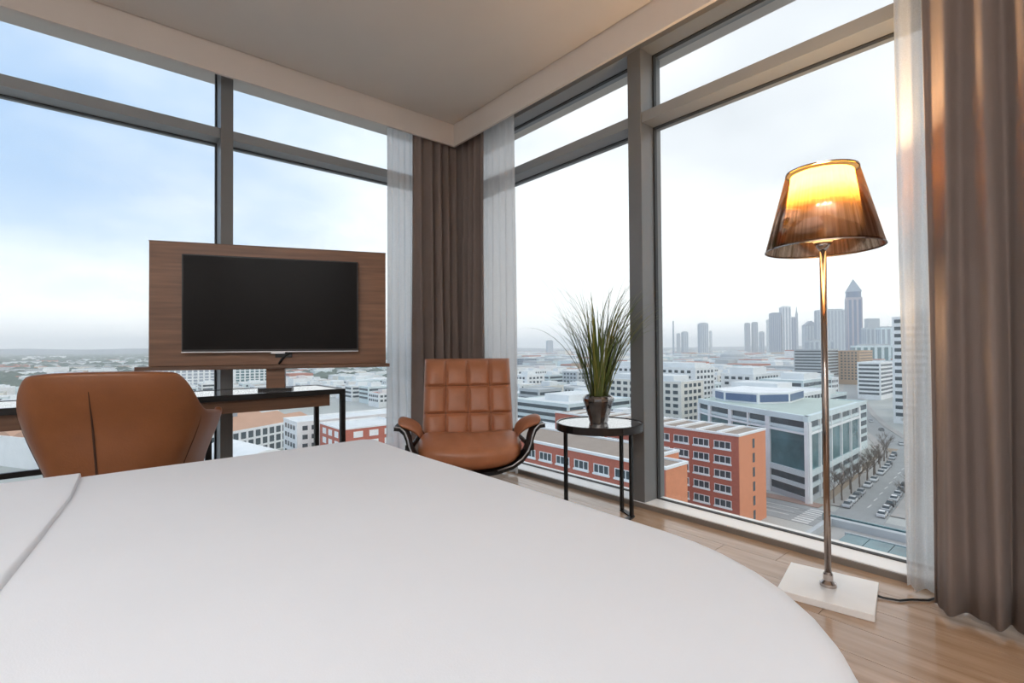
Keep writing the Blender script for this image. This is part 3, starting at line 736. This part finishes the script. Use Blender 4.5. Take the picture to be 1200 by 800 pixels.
OCC.append((72, 79, 45, 52))
MB().box(.02, 6.5, -6.1, -.2, 0, 22).build('end_wing', C['brick'], low_office); MB().box(.0, 6.5, -6.25, -6.1, 0, 22).build('gable_wall', C['orange'], low_office)
MB().box(.3, 6.2, -5.9, -.3, 22, 22.1).build('roof', C['roofbrown'], low_office)
p = MB(); p.box(-.25, .5, -6.4, -.25, 22, 22.45); p.box(.5, 6.7, -6.4, -5.9, 22, 22.45); p.box(6.2, 6.7, -5.9, -.25, 22, 22.45); p.build('parapet', C['white'], low_office)
# ---- teal glass office with white piers across the junction
to = thing('glass_office', 'pale office building with tall teal glazing and white corner piers at the junction', 'building', (0, 0, 0))
OCC.append((146, 205, 49, 100))
poly = [(146.4, 50.0), (196, 51.2), (204, 60), (200, 97), (170, 94), (164.5, 87), (158.8, 77), (152, 62.5)]
TZr = -17.6
def inset(pts, d):
    cx = sum(p[0] for p in pts) / len(pts); cy = sum(p[1] for p in pts) / len(pts); out = []
    for x, y in pts:
        v = Vector((x - cx, y - cy)); out.append((cx + v.x * (1 - d / v.length), cy + v.y * (1 - d / v.length)))
    return out
MB().prism(inset(poly, .7), G, TZr - .3).build('core', C['pale'], to)
MB().prism(inset(poly, 1.2), TZr - .3, TZr - .15).build('roof', C['roofgreen'], to)
def edge_box(p, q, s0, s1, d0, d1, z0, z1):           # box along the edge p->q, d outwards
    t = Vector((q[0] - p[0], q[1] - p[1])); L = t.length; t /= L; n = Vector((t.y, -t.x)); P0 = Vector(p)
    def T(a, b, c): w = P0 + t * a + n * b; return (w.x, w.y, c)
    return MB().box(s0, s1, d0, d1, z0, z1, T=T)
edges_t = [(poly[0], poly[1]), (poly[7], poly[0]), (poly[6], poly[7]), (poly[5], poly[6]), (poly[4], poly[5])]
for (p, q) in edges_t:
    L = math.dist(p, q)
    edge_box(p, q, -.2, L + .2, -1.0, .25, TZr - 1.6, TZr).build('cornice', C['pale'], to)
    edge_box(p, q, 0, L, -.5, .1, TZr - 4.2, TZr - 3.4).build('spandrel', C['pale'], to)
    edge_box(p, q, 0, L, -.5, .35, TZr - 5.2, TZr - 4.6).build('ledge', C['white'], to)
    edge_box(p, q, 0, L, -.5, .25, -34.2, -32.6).build('ledge', C['pale'], to)
    edge_box(p, q, 0, L, -.5, .05, -37.4, -36.2).build('spandrel', C['pale'], to)
    edge_box(p, q, 0, L, -.5, .05, G, -39.6).build('plinth', C['grey'], to)
    nb = max(1, round(L / 9.5))
    for k in range(nb + 1):
        s = k * L / nb; wd = .8 if k in (0, nb) else .28
        edge_box(p, q, s - wd, s + wd, -.6, .3, G, TZr - 1.6).build('pier', C['white'], to)
    for k in range(nb):
        a, b2 = k * L / nb + .6, (k + 1) * L / nb - .6
        edge_box(p, q, a, b2, -.6, -.25, TZr - 3.4, TZr - 1.6).build('strip_window', C['glassdark'], to)
        edge_box(p, q, a, b2, -.6, -.25, -32.6, TZr - 5.2).build('glass_panel', C['teal'], to)
        edge_box(p, q, a, b2, -.6, -.3, -36.2, -34.2).build('strip_window', C['glassdark'], to)
        edge_box(p, q, a, b2, -.6, -.3, -39.6, -37.4).build('strip_window', C['glassdark'], to)
MB().prism([(168, 72), (178, 66), (196, 68), (196, 90), (174, 90), (169, 84)], TZr - .15, TZr + 3.4).build('penthouse', C['white'], to)
for (p, q) in (((174, 90), (169, 84)), ((169, 84), (168, 72)), ((168, 72), (178, 66)), ((178, 66), (196, 68))):
    L = math.dist(p, q); edge_box(p, q, .6, L - .6, 0.0, .15, TZr + .4, TZr + 2.8).build('penthouse_glazing', C['bluetower'], to)

# ---- podium of the hotel below the right window
pd = thing('podium_roof', 'low grey podium roof with a dark glass skylight directly below the window', 'roof', (0, 0, 0))
OCC.append((50, 106, -60, 32))
MB().box(55, 100, -60, 30.6, G, -30.4).build('deck', C['paving'], pd)
MB().box(99.2, 100.4, -60, 31, -30.4, -29.2).build('parapet', C['roofgrey'], pd); MB().box(55, 99.2, 30.2, 31, -30.4, -29.2).build('parapet', C['roofgrey'], pd)
MB().box(103.4, 104.0, -60, 33, G, -29.8).build('glass_screen', C['teal'], pd)
for k in range(6): MB().box(88.4, 94.6, 26.6 - k * 3.2 - 3.1, 26.6 - k * 3.2, -30.4, -29.6).build('skylight_pane', C['teal'], pd)
fr = MB(); fr.box(88, 88.4, 7, 27, -30.4, -29.5); fr.box(94.6, 95.0, 7, 27, -30.4, -29.5); fr.build('skylight_frame', C['roofgrey'], pd)

# ---- named buildings in the middle distance
block('apartment_block', 'cream balcony apartment block at the left edge of the right window', 215, 236, 128, 176, -15.5, 'cream', 'roofgrey', bw=4.2, ww=2.6, wh=1.7, top='white', pent=(0, 0, 14, 36, 2.6))
block('apartment_block', 'long white apartment block with roof terrace behind the cream block', 262, 284, 147, 215, -11, 'white', 'rooflight', bw=4.0, ww=2.2, top='white', pent=(2, 0, 13, 60, 3.0))
block('office_block', 'white office wing with pale roof directly behind the teal glazed building', 214, 250, 76, 112, -18, 'white', 'rooflight', bw=3.6, ww=2.4, pent=(0, 4, 16, 20, 3.2))
block('office_block', 'white stepped office with ribbon windows beside the far avenue', 214, 246, 61.5, 72, -22, 'pale', 'roofgreen', strip=True, wh=1.9)
block('office_block', 'bright white gallery building with boxy roof in the city centre', 288, 325, 126, 145, -15, 'white', 'rooflight', bw=4, ww=2.4, pent=(-4, 0, 18, 14, 4))
block('office_block', 'pale office with glass corner in front of the avenue bend', 282, 325, 98, 120, -17, 'pale', 'rooflight', strip=True, wh=1.8, pent=(4, 0, 20, 12, 3.4))
block('tower_block', 'white tower with dark horizontal window bands beside the right sheer curtain', 335, 365, 28, 71.5, 16.5, 'white', 'roofgrey', strip=True, fh=3.9, wh=1.9, pent=(0, 8, 18, 14, 5))
block('factory_hall', 'long hall with red tiled roof before the skyline', 735, 765, 396, 425, -24, 'ochre', 'roofred', top='roofred')
block('market_hall', 'long ochre roofed hall in the middle of the city', 525, 560, 205, 255, -24, 'cream', 'rooforange', top='ochre')
block('office_slab', 'grey office slab with an orange end wall before the fair tower', 590, 640, 186, 214, -2, 'grey', 'roofgrey', strip=True)
block('office_slab', 'warm orange stone building beside the grey slab', 640, 690, 166, 186, -4, 'ochre', 'roofbrown')
block('office_block', 'white cube office at the end of the avenue', 470, 505, 108, 123.5, -12, 'white', 'rooflight', strip=True)
block('office_block', 'low pale green office with ribbon windows at the avenue bend', 260, 298, 83, 95, -23, 'pale', 'roofgreen', strip=True, wh=1.9, pent=(4, 0, 16, 6, 3))
block('office_block', 'white office with small roof room beyond the avenue bend', 334, 368, 107, 127, -19, 'white', 'rooflight', bw=4, ww=2.4, pent=(0, 2, 14, 9, 3))
dome = thing('domed_hall', 'stepped hall with a rounded grey roof before the skyline', 'building', (900, 430, G)); OCC.append((865, 935, 395, 465))
MB().box(-32, 32, -32, 32, 0, 18).build('walls', C['white'], dome); MB().lathe([(30, 18), (29, 23), (22, 24), (21, 29), (15, 33), (8, 36), (0, 37)], 24).build('roof', C['roofgrey'], dome)
block('low_tower', 'blue grey block left of the potted grass on the horizon', 590, 622, 660, 690, -17, 'slate', 'roofgrey', bw=5, ww=3)
block('office_block', 'pale turquoise flat-roofed block just beyond the recliner', 98, 140, 126, 160, -29, 'white', 'rooflight', bw=4, ww=2.6, pent=(-2, 0, 20, 18, 2.6))
block('office_block', 'pale glass office with white roof rails behind the potted grass', 160, 205, 150, 185, -24, 'pale', 'rooflight', strip=True, pent=(0, 0, 24, 16, 3))
block('round_hall', 'wide low hall with brown roof behind the side table', 96, 109, 80, 118, -27.5, 'cream', 'roofbrown')

# ---- left window
fh_ = thing('factory_hall', 'white factory with orange ridged roof below the desk', 'building', (42.5, 215.3, G), math.radians(29)); OCC.append((-40, 115, 190, 335))
FL, FD, FHt = 78, 84, 11.0
MB().box(-36, FL - 36, 0, FD, 0, FHt).build('walls', C['white'], fh_)
for k in range(6):
    y0 = k * FD / 6; mbq = MB(); mbq.prism([(y0 + .3, FHt), (y0 + FD / 6 - .3, FHt), (y0 + FD / 12, FHt + 2.4)], -35, FL - 37, axis='x'); mbq.build('roof_ridge', C['rooforange'], fh_)
wm = MB().box(-1.1, 1.1, -.15, .05, -1.3, 1.3).mesh('window', C['glassdark'])
for r in range(3):
    for k in range(22): put('window', wm, fh_, (-34 + k * 3.45, 0, FHt - 2.3 - r * 3.5))
MB().box(4, 20, 22, 36, FHt + 1.4, FHt + 8).build('stair_house', C['slate'], fh_)
vh = thing('vaulted_shed', 'white barrel-vaulted shed below the desk', 'building', (40.5, 160, G), math.radians(12)); OCC.append((30, 52, 150, 195))
MB().box(-6.5, 6.5, 0, 30, 0, 8.2).build('walls', C['white'], vh)
MB().prism([(-6.5, 8.2)] + [(6.6 * math.cos(PI - PI * k / 12), 8.2 + 4.2 * math.sin(PI - PI * k / 12)) for k in range(13)] + [(6.5, 8.2)], .0, 30, axis='y').build('vault_roof', C['white'], vh)
for k in (-1, 1): MB().box(k * 2.4 - 1.1, k * 2.4 + 1.1, -.1, .05, 4.4, 8.0).build('window', C['glassdark'], vh)
block('shed', 'small white shed left of the vaulted shed', 20, 29, 152, 168, -32, 'white', 'rooflight')
rb = block('brick_house', 'red fronted house with white windows to the right of the desk legs', 62, 84, 158, 178, -25, 'brick', 'rooflight', top='white', glass='white', bw=5.5, ww=3.2, wh=2.0)
block('office_block', 'white office with dark grid windows behind the red fronted house', 56, 100, 184, 200, -25, 'white', 'rooflight', bw=3.2, ww=1.8)
block('apartment_slab', 'long white apartment slab with vertical strips below the television', 48, 112, 600, 616, -18, 'white', 'roofgrey', bw=5, ww=3.4, wh=2.2, glass='slate')
block('apartment_slab', 'second white apartment slab right of the television post', 122, 176, 626, 640, -18, 'white', 'roofgrey', bw=5, ww=3.4, wh=2.2, glass='teal')
block('apartment_slab', 'pale apartment slab behind the tan desk chair', -40, 28, 560, 574, -21, 'cream', 'roofred', bw=5, ww=3, top='roofred')

# ---- skyline towers
def tower(label, x, y, w, z1, mt, extra=None, d=None, name='skyscraper', strips=0, smt='slate'):
    t = thing(name, label, 'skyscraper', (x, y, G), math.atan2(y, x) - PI / 2 + math.radians(18)); d = d or w; h = z1 - G
    OCC.append((x - w * .8 - 22, x + w * .8 + 22, y - w * .8 - 22, y + w * .8 + 22))
    MB().box(-w / 2, w / 2, -d / 2, d / 2, 0, h).build('shaft', C[mt], t)
    MB().box(-w * .35, w * .35, -d * .35, d * .35, h, h + 3).build('roof_plant', C['roofgrey'], t)
    if strips:
        for k in range(strips):
            a = -w / 2 + w * (k + .5) / strips; MB().box(a - w / strips * .28, a + w / strips * .28, -d / 2 - .4, -d / 2, 4, h - 4).build('window_strip', C[smt], t)
            b = -d / 2 + d * (k + .5) / strips; MB().box(-w / 2 - .4, -w / 2, b - d / strips * .28, b + d / strips * .28, 4, h - 4).build('window_strip', C[smt], t)
    return t
ch_ = thing('factory_chimney', 'slim tall grey chimney at the left end of the skyline', 'chimney', (1614, 989.5, G))
MB().lathe([(3.6, 0), (2.2, 139), (2.6, 140)], 16).build('stack', C['slate'], ch_); MB().lathe([(2.9, 132), (2.9, 136)], 16).build('rim', C['roofgrey'], ch_)
tower('small grey tower just right of the chimney', 2261, 1358, 15, 71, 'slate', strips=2, smt='grey')
tower('pale twin-slab tower beside the small grey tower', 2285, 1337, 27, 80, 'steel', strips=3)
tower('lone broad grey tower left of the skyline centre', 2073, 1124, 36, 108, 'steel', strips=4, smt='slate')
tower('thin pale tower behind the lone broad tower', 2099, 1102, 9, 73, 'steel')
tower('left of the two slim pale twin towers', 2527, 1132, 22, 122, 'grey', strips=3, smt='slate')
tower('right of the two slim pale twin towers', 2555, 1108, 24, 126, 'grey', strips=3, smt='slate')
tower('short pale tower right of the twin towers', 2271, 955, 18, 68, 'steel', strips=2)
tower('narrow white tower left of the dark blue tower', 2711, 1106, 14, 143, 'steel')
tower('dark blue glass tower in the skyline centre', 2423, 958, 40, 158, 'bluetower', strips=5, smt='slate')
tw = tower('tall white tower with a dark recess beside the dark blue tower', 2459, 927, 39, 187, 'white', strips=3, smt='slate')
tower('pale blue tower behind the white tower', 2594, 943, 22, 143, 'slate', strips=2, smt='bluetower')
t = tower('thin needle tower with spire right of the white tower', 2717, 970, 10, 170, 'slate'); MB().lathe([(4, 0), (.8, 36)], 8).build('spire', C['slate'], t).location = (0, 0, 170 - G)
t = tower('gabled grey-blue tower left of the lamp pole', 2213, 742, 44, 88, 'slate', strips=4, smt='steel')
MB().prism([(-22, 88 - G), (22, 88 - G), (0, 106 - G)], -20, 20, axis='y').build('gable_roof', C['slate'], t)
tower('wide pale slab tower behind the lamp pole', 2165, 652, 104, 142, 'steel', d=30, strips=9, smt='slate')
ft = thing('fair_tower', 'pointed reddish tower with pyramid top, tallest in the skyline', 'skyscraper', (1868, 498, G), math.atan2(498, 1868) - PI / 2 + math.radians(12)); OCC.append((1840, 1896, 470, 526))
hS = 176 - G
MB().box(-20, 20, -20, 20, 0, hS - 18).build('shaft', C['sandstone'], ft)
MB().lathe([(21, hS - 18), (21, hS)], 24).build('drum', C['bluetower'], ft)
MB().add([(-20, -20, hS), (20, -20, hS), (20, 20, hS), (-20, 20, hS), (0, 0, hS + 43)], [(0, 1, 4), (1, 2, 4), (2, 3, 4), (3, 0, 4), (3, 2, 1, 0)]).build('pyramid_top', C['slate'], ft)
for k in range(3):
    a = -13 + 13 * k; MB().box(a - 3.6, a + 3.6, -20.4, -20, 10, hS - 26).build('window_strip', C['bluetower'], ft); MB().box(-20.4, -20, a - 3.6, a + 3.6, 10, hS - 26).build('window_strip', C['bluetower'], ft)
t = tower('stepped pale block right of the pointed tower', 1563, 376, 38, 50, 'steel', strips=4); MB().box(-13, 13, -13, 13, 50 - G, 74 - G).build('upper_block', C['grey'], t)
tower('pale glass block between the stepped block and the banded tower', 1469, 325, 32, 46, 'pale', strips=3)
tower('low teal glass block at the foot of the pointed tower', 1210, 290, 70, 3, 'pale', d=30, strips=6, smt='teal')
tower('pale office behind the gabled tower foot', 1500, 480, 60, 18, 'steel', d=40, strips=5)
tower('small hazy tower above the potted grass', 2118, 2136, 34, 49, 'slate')

# ---- filler blocks
random.seed(21)
def in_view(x, y):
    if x <= 0 or y <= 0: return y > 0 and x / y > -.16
    r = x / y
    return (-.16 < r < .62) or (.80 < r < 5.6)
STREET = [(AX[i], AX[i + 1]) for i in range(len(AX) - 1)]
def near_street(x, y, d):
    for (ax, ay), (bx, by) in STREET:
        t = max(0, min(1, ((x - ax) * (bx - ax) + (y - ay) * (by - ay)) / ((bx - ax) ** 2 + (by - ay) ** 2)))
        if math.hypot(x - ax - t * (bx - ax), y - ay - t * (by - ay)) < d: return True
    return False
KINDS = [('white', 'rooflight', 'white flat-roofed block among the close-packed roofs'), ('cream', 'roofgrey', 'cream block with grey roof among the close-packed roofs'), ('pale', 'rooflight', 'pale grey-green office block among the close-packed roofs'),
         ('white', 'roofred', 'white block with red roof among the close-packed roofs'), ('grey', 'roofgrey', 'grey office block among the close-packed roofs'), ('white', 'roofbrown', 'white block with brown roof among the close-packed roofs'), ('ochre', 'roofgrey', 'ochre brick block among the close-packed roofs')]
nfill = 0
def place_words(x, y):
    c = Vector((x, y, 0)); px = 600 + 580 * c.dot(right) / c.dot(fwd); d = math.hypot(x, y)
    for lim, w in ((60, 'left of the desk chair'), (180, 'above the desk chair'), (265, 'left of the television post'), (370, 'right of the television post'), (470, 'beside the corner curtain'), (605, 'behind the recliner'), (660, 'left of the potted grass'), (740, 'behind the potted grass'), (835, 'right of the window post'), (900, 'behind the brick offices'), (965, 'left of the lamp pole'), (1020, 'right of the lamp pole'), (3000, 'by the right curtain')):
        if px < lim: break
    return 'the %s roofs %s' % ('nearest' if d < 260 else 'nearer' if d < 380 else 'middle' if d < 510 else 'far', w)
for iy in range(0, 24):
    for ix in range(-4, 26):
        x = ix * 29 + random.uniform(-3, 3); y = 20 + iy * 27 + random.uniform(-3, 3)
        w, d = random.uniform(15, 24), random.uniform(13, 21); x0, x1, y0, y1 = x - w / 2, x + w / 2, y - d / 2, y + d / 2
        r = math.hypot(x, y)
        if not (150 < r < 640) or not in_view(x, y) or not rect_free(x0, x1, y0, y1) or near_street(x, y, 21): continue
        if 110 < x0 < 150 or 128 < x1 < 150: continue
        if nfill >= 290: continue
        k = random.choices(range(7), weights=(7, 3, 4, 2, 2, 2, .6))[0]
        wl, rf, lb = KINDS[k]; left = x / max(y, 1) < .7
        z1 = G + (random.uniform(6, 13) if left else random.uniform(11, 20) + (3 if random.random() < .2 else 0))
        if r < 260 and not left: z1 = min(z1, -27)
        lb = lb.replace('the close-packed roofs', place_words(x, y))
        block('city_block', lb, x0, x1, y0, y1, z1, wl, rf, group=lb, rec=False, bw=random.choice((3.2, 3.8, 4.4)), ww=random.choice((1.6, 2.1)), strip=random.random() < .12, top=random.choice((wl, 'white')), pent=(random.uniform(-3, 3), random.uniform(-3, 3), w * .4, d * .4, random.uniform(2, 3.4)) if random.random() < .5 else None, wins=(r < 560))
        nfill += 1
# ---- the sea of roofs beyond
far = MB(); FM = [C[k] for k in ('white', 'cream', 'grey', 'pale', 'roofred', 'rooflight', 'roofgrey', 'ochre')]
random.seed(5); r = 690.
while r < 4200:
    cell = 24 + r * .022; a = math.radians(-12)
    while a < math.radians(84):
        az = a; x, y = r * math.sin(az), r * math.cos(az); a += cell / r
        if not in_view(x, y) or random.random() < .12: continue
        x += random.uniform(-.3, .3) * cell; y += random.uniform(-.3, .3) * cell
        if not rect_free(x - 14, x + 14, y - 14, y + 14, 8) or near_street(x, y, 18): continue
        left = x / y < .7
        if left and random.random() < .35: continue
        w, d = cell * random.uniform(.28, .48), cell * random.uniform(.25, .45); h = random.uniform(7, 13) if left else random.uniform(11, 21)
        if random.random() < .035: h *= 1.7; w *= .7; d *= .7
        far.box(x - w, x + w, y - d, y + d, G, G + h, random.choices((0, 1, 2, 3, 7), weights=(6, 3, 2, 3, .7))[0])
        far.box(x - w + .5, x + w - .5, y - d + .5, y + d - .5, G + h, G + h + random.uniform(.4, 3), random.choices((4, 5, 6), weights=(1.2, 3, 3))[0])
    r += cell
fo_ = far.build('distant_roofs', FM); tag(fo_, 'hazy spread of distant low roofs reaching to the horizon', 'buildings', kind='stuff')
# ---- woodland and hills
wd = MB(); random.seed(8)
ico = [(0, 0, 1), (.9, 0, .35), (.28, .85, .35), (-.73, .53, .35), (-.73, -.53, .35), (.28, -.85, .35), (.8, .5, -.5), (-.3, .9, -.5), (-.95, 0, -.5), (-.3, -.9, -.5), (.8, -.5, -.5)]
icf = [(0, 1, 2), (0, 2, 3), (0, 3, 4), (0, 4, 5), (0, 5, 1), (1, 6, 2), (2, 6, 7), (2, 7, 3), (3, 7, 8), (3, 8, 4), (4, 8, 9), (4, 9, 5), (5, 9, 10), (5, 10, 1), (1, 10, 6)]
for k in range(5200):
    left = random.random() < .8
    az = math.radians(random.uniform(-12, 33) if left else random.uniform(36, 82)); r = (700 if left else 900) + 6000 * random.random() ** 1.7
    x, y = r * math.sin(az), r * math.cos(az)
    if not rect_free(x - 6, x + 6, y - 6, y + 6, 10) or near_street(x, y, 16): continue
    s = random.uniform(4, 7) * (1 + r / 2600)
    wd.add([(x + s * 1.5 * p[0], y + s * 1.5 * p[1], G + s * .7 + s * .8 * p[2]) for p in ico], icf)
tag(wd.build('woodland', C['forest']), 'dark bluish woodland and tree belts out to the horizon', 'woodland', kind='stuff')
hl = MB()
def hill(s, q):
    az = math.radians(-20 + 110 * s); r = 4700 + 2600 * q
    h = (66 - 26 * sstep(.45, .6, s) + 26 * noise.noise(Vector((s * 7, 0, 2))) + 9 * noise.noise(Vector((s * 31, 1, 2)))) * math.sin(PI * q * .5)
    return (r * math.sin(az), r * math.cos(az), G + max(0, h) + (8 * q))
hl.grid(hill, 120, 5); st(hl, 'hills', C['hill'])

# ---- parked cars
def car_mesh():
    body = MB().prism([(-2.15, .28), (2.15, .28), (2.2, .62), (2.05, .86), (1.0, .92), (-1.6, .95), (-2.15, .85)], -.86, .86, axis='y')
    cab = MB(); cab.add([(-1.75, -.78, .94), (1.05, -.78, .92), (1.05, .78, .92), (-1.75, .78, .94), (-1.25, -.64, 1.42), (.35, -.64, 1.43), (.35, .64, 1.43), (-1.25, .64, 1.42)], [(0, 1, 5, 4), (1, 2, 6, 5), (2, 3, 7, 6), (3, 0, 4, 7), (3, 2, 1, 0), (4, 5, 6, 7)])
    roof = MB().box(-1.22, .32, -.62, .62, 1.425, 1.47); wheel = MB().tube([(0, -.1, 0), (0, .1, 0)], .31, 10)
    return body, cab, roof, wheel
cb, cc, crf, cw = car_mesh()
paints = {'white': (.75, .76, .77), 'silver': (.50, .52, .54), 'black': (.03, .03, .035), 'grey': (.20, .21, .22)}
CARM = {}
for k, c in paints.items(): pm_ = mat('car_paint_' + k, c, .25, var=.03, coat=.5); CARM[k] = (cb.mesh('body', pm_), crf.mesh('roof_panel', pm_))
gm = cc.mesh('glazing', C['glassdark']); wmh = cw.mesh('wheel', M['cable'])
def street_y(x):
    for (ax, ay), (bx, by) in STREET:
        if ax <= x <= bx: return ay + (by - ay) * (x - ax) / (bx - ax), math.atan2(by - ay, bx - ax)
    return AX[-1][1], .28
spots = [('L', 151.5, 'silver'), ('L', 157.2, 'white'), ('L', 162.4, 'grey'), ('L', 167.4, 'silver'), ('L', 177.5, 'white'), ('L', 186.5, 'white'), ('L', 198.0, 'white'), ('L', 203.8, 'white'), ('L', 209.6, 'silver'), ('L', 216, 'black'), ('L', 228, 'silver'), ('L', 236, 'grey'),
         ('R', 148.8, 'white'), ('R', 154.8, 'silver'), ('R', 160.6, 'black'), ('R', 166.5, 'white'), ('R', 172.4, 'silver'), ('R', 178.4, 'grey'), ('R', 185, 'black'), ('M', 244, 'black'), ('M', 262, 'white'), ('M', 300, 'grey'), ('M', 330, 'white')]
ordn = ['nearest', 'second', 'third', 'fourth', 'fifth', 'sixth', 'seventh', 'eighth', 'ninth', 'tenth', 'eleventh', 'twelfth']
cnt = {'L': 0, 'R': 0, 'M': 0}
for side, x, paint in spots:
    y, a = street_y(x); off = {'L': 3.9, 'R': -3.9, 'M': -1.6}[side]
    lab = {'L': '%s car, %s in the row parked along the tree side of the street' % (paint, ordn[cnt['L']] if side == 'L' else ''), 'R': '%s car, %s in the row parked on the right kerb' % (paint, ordn[cnt['R']] if side == 'R' else ''), 'M': '%s car driving on the avenue, %s from the junction' % (paint, ordn[cnt['M']] if side == 'M' else '')}[side]
    cnt[side] += 1
    c = thing('car', lab, 'car', (x - math.sin(a) * off, y + math.cos(a) * off, G + .10), a + (PI if side == 'L' else 0), 'cars in the street below')
    put('body', CARM[paint][0], c); put('glazing', gm, c); put('roof_panel', CARM[paint][1], c)
    for wx in (-1.35, 1.35):
        for wy in (-.78, .78): put('wheel', wmh, c, (wx, wy, .31))
# ---- bare street trees
random.seed(3)
def bare_tree(seed):
    rnd = random.Random(seed); tr = MB(); tw = MB()
    tr.tube([(0, 0, 0), (.05, 0, 1.6), (0, .08, 3.2)], [.17, .14, .11], 7)
    def grow(p, d, L, r, lv):
        q = p + d * L; m = p + d * L * .5 + Vector((rnd.uniform(-.1, .1), rnd.uniform(-.1, .1), 0)) * L * .4
        tw.tube([tuple(p), tuple(m), tuple(q)], [r, r * .8, r * .55], 4, cap=False)
        if lv == 0: return
        for k in range(4 if lv > 1 else 3):
            nd = (d + Vector((rnd.uniform(-.9, .9), rnd.uniform(-.9, .9), rnd.uniform(-.1, .6)))).normalized()
            grow(p.lerp(q, rnd.uniform(.45, 1)), nd, L * rnd.uniform(.55, .8), r * .55, lv - 1)
    for k in range(4): a = k * PI / 2 + rnd.uniform(-.4, .4); grow(Vector((0, 0, 2.6 + .25 * k)), Vector((math.cos(a) * .6, math.sin(a) * .6, .9)).normalized(), rnd.uniform(1.8, 2.5), .075, 3)
    return tr.mesh('trunk', C['wood_bare']), tw.mesh('branches', C['wood_bare'])
TM = [bare_tree(s) for s in (1, 2, 3)]
tspots = [(151.5, 45.6), (156, 45.0), (160.5, 46.4), (165, 45.3), (169.5, 46.8), (174, 45.6), (178.5, 46.9), (183, 46.0), (187.5, 47.0), (192, 46.4), (196.5, 47.2), (201, 48.4), (207, 48.2), (213, 50.0), (220, 50.0), (228, 51.0), (140.5, 66), (140.8, 74), (160, 31.6), (170, 32.0), (181, 32.6), (192, 33.6), (250, 40), (262, 44), (275, 49.5), (290, 56)]
for i, (x, y) in enumerate(tspots):
    od = ordn + ['thirteenth', 'fourteenth', 'fifteenth', 'sixteenth']
    tl = ('leafless tree, %s from the junction in the row before the glazed office' % od[i] if i < 16 else 'leafless tree, %s on the cross street behind the brick office' % od[i - 16] if i < 18 else
          'leafless tree, %s behind the cars on the right kerb' % od[i - 18] if i < 22 else 'leafless tree, %s along the far bend of the avenue' % od[i - 22])
    t = thing('bare_tree', tl, 'tree', (x, y, G + .15), random.uniform(0, 6), 'leafless street trees'); s = random.uniform(1.0, 1.3); t.scale = (s, s, s)
    a, b = TM[i % 3]; put('trunk', a, t); put('branches', b, t)

# ---- winter haze over the city
hz_m, nt, o = new_mat('city_haze')
sc_ = N(nt, 'ShaderNodeVolumeScatter'); sc_.inputs['Color'].default_value = (.985, .993, 1.0, 1); sc_.inputs['Density'].default_value = .00021; sc_.inputs['Anisotropy'].default_value = .1
nt.links.new(sc_.outputs[0], o.inputs['Volume'])
hb1 = MB(); hb1.prism([(8, -2400), (13500, -2400), (13500, 13500), (-2900, 13500), (-2900, 8), (8, 8)], G + .3, 230)
ho = hb1.build('city_haze', hz_m); tag(ho, 'pale winter haze hanging over the whole city', 'haze', kind='stuff')
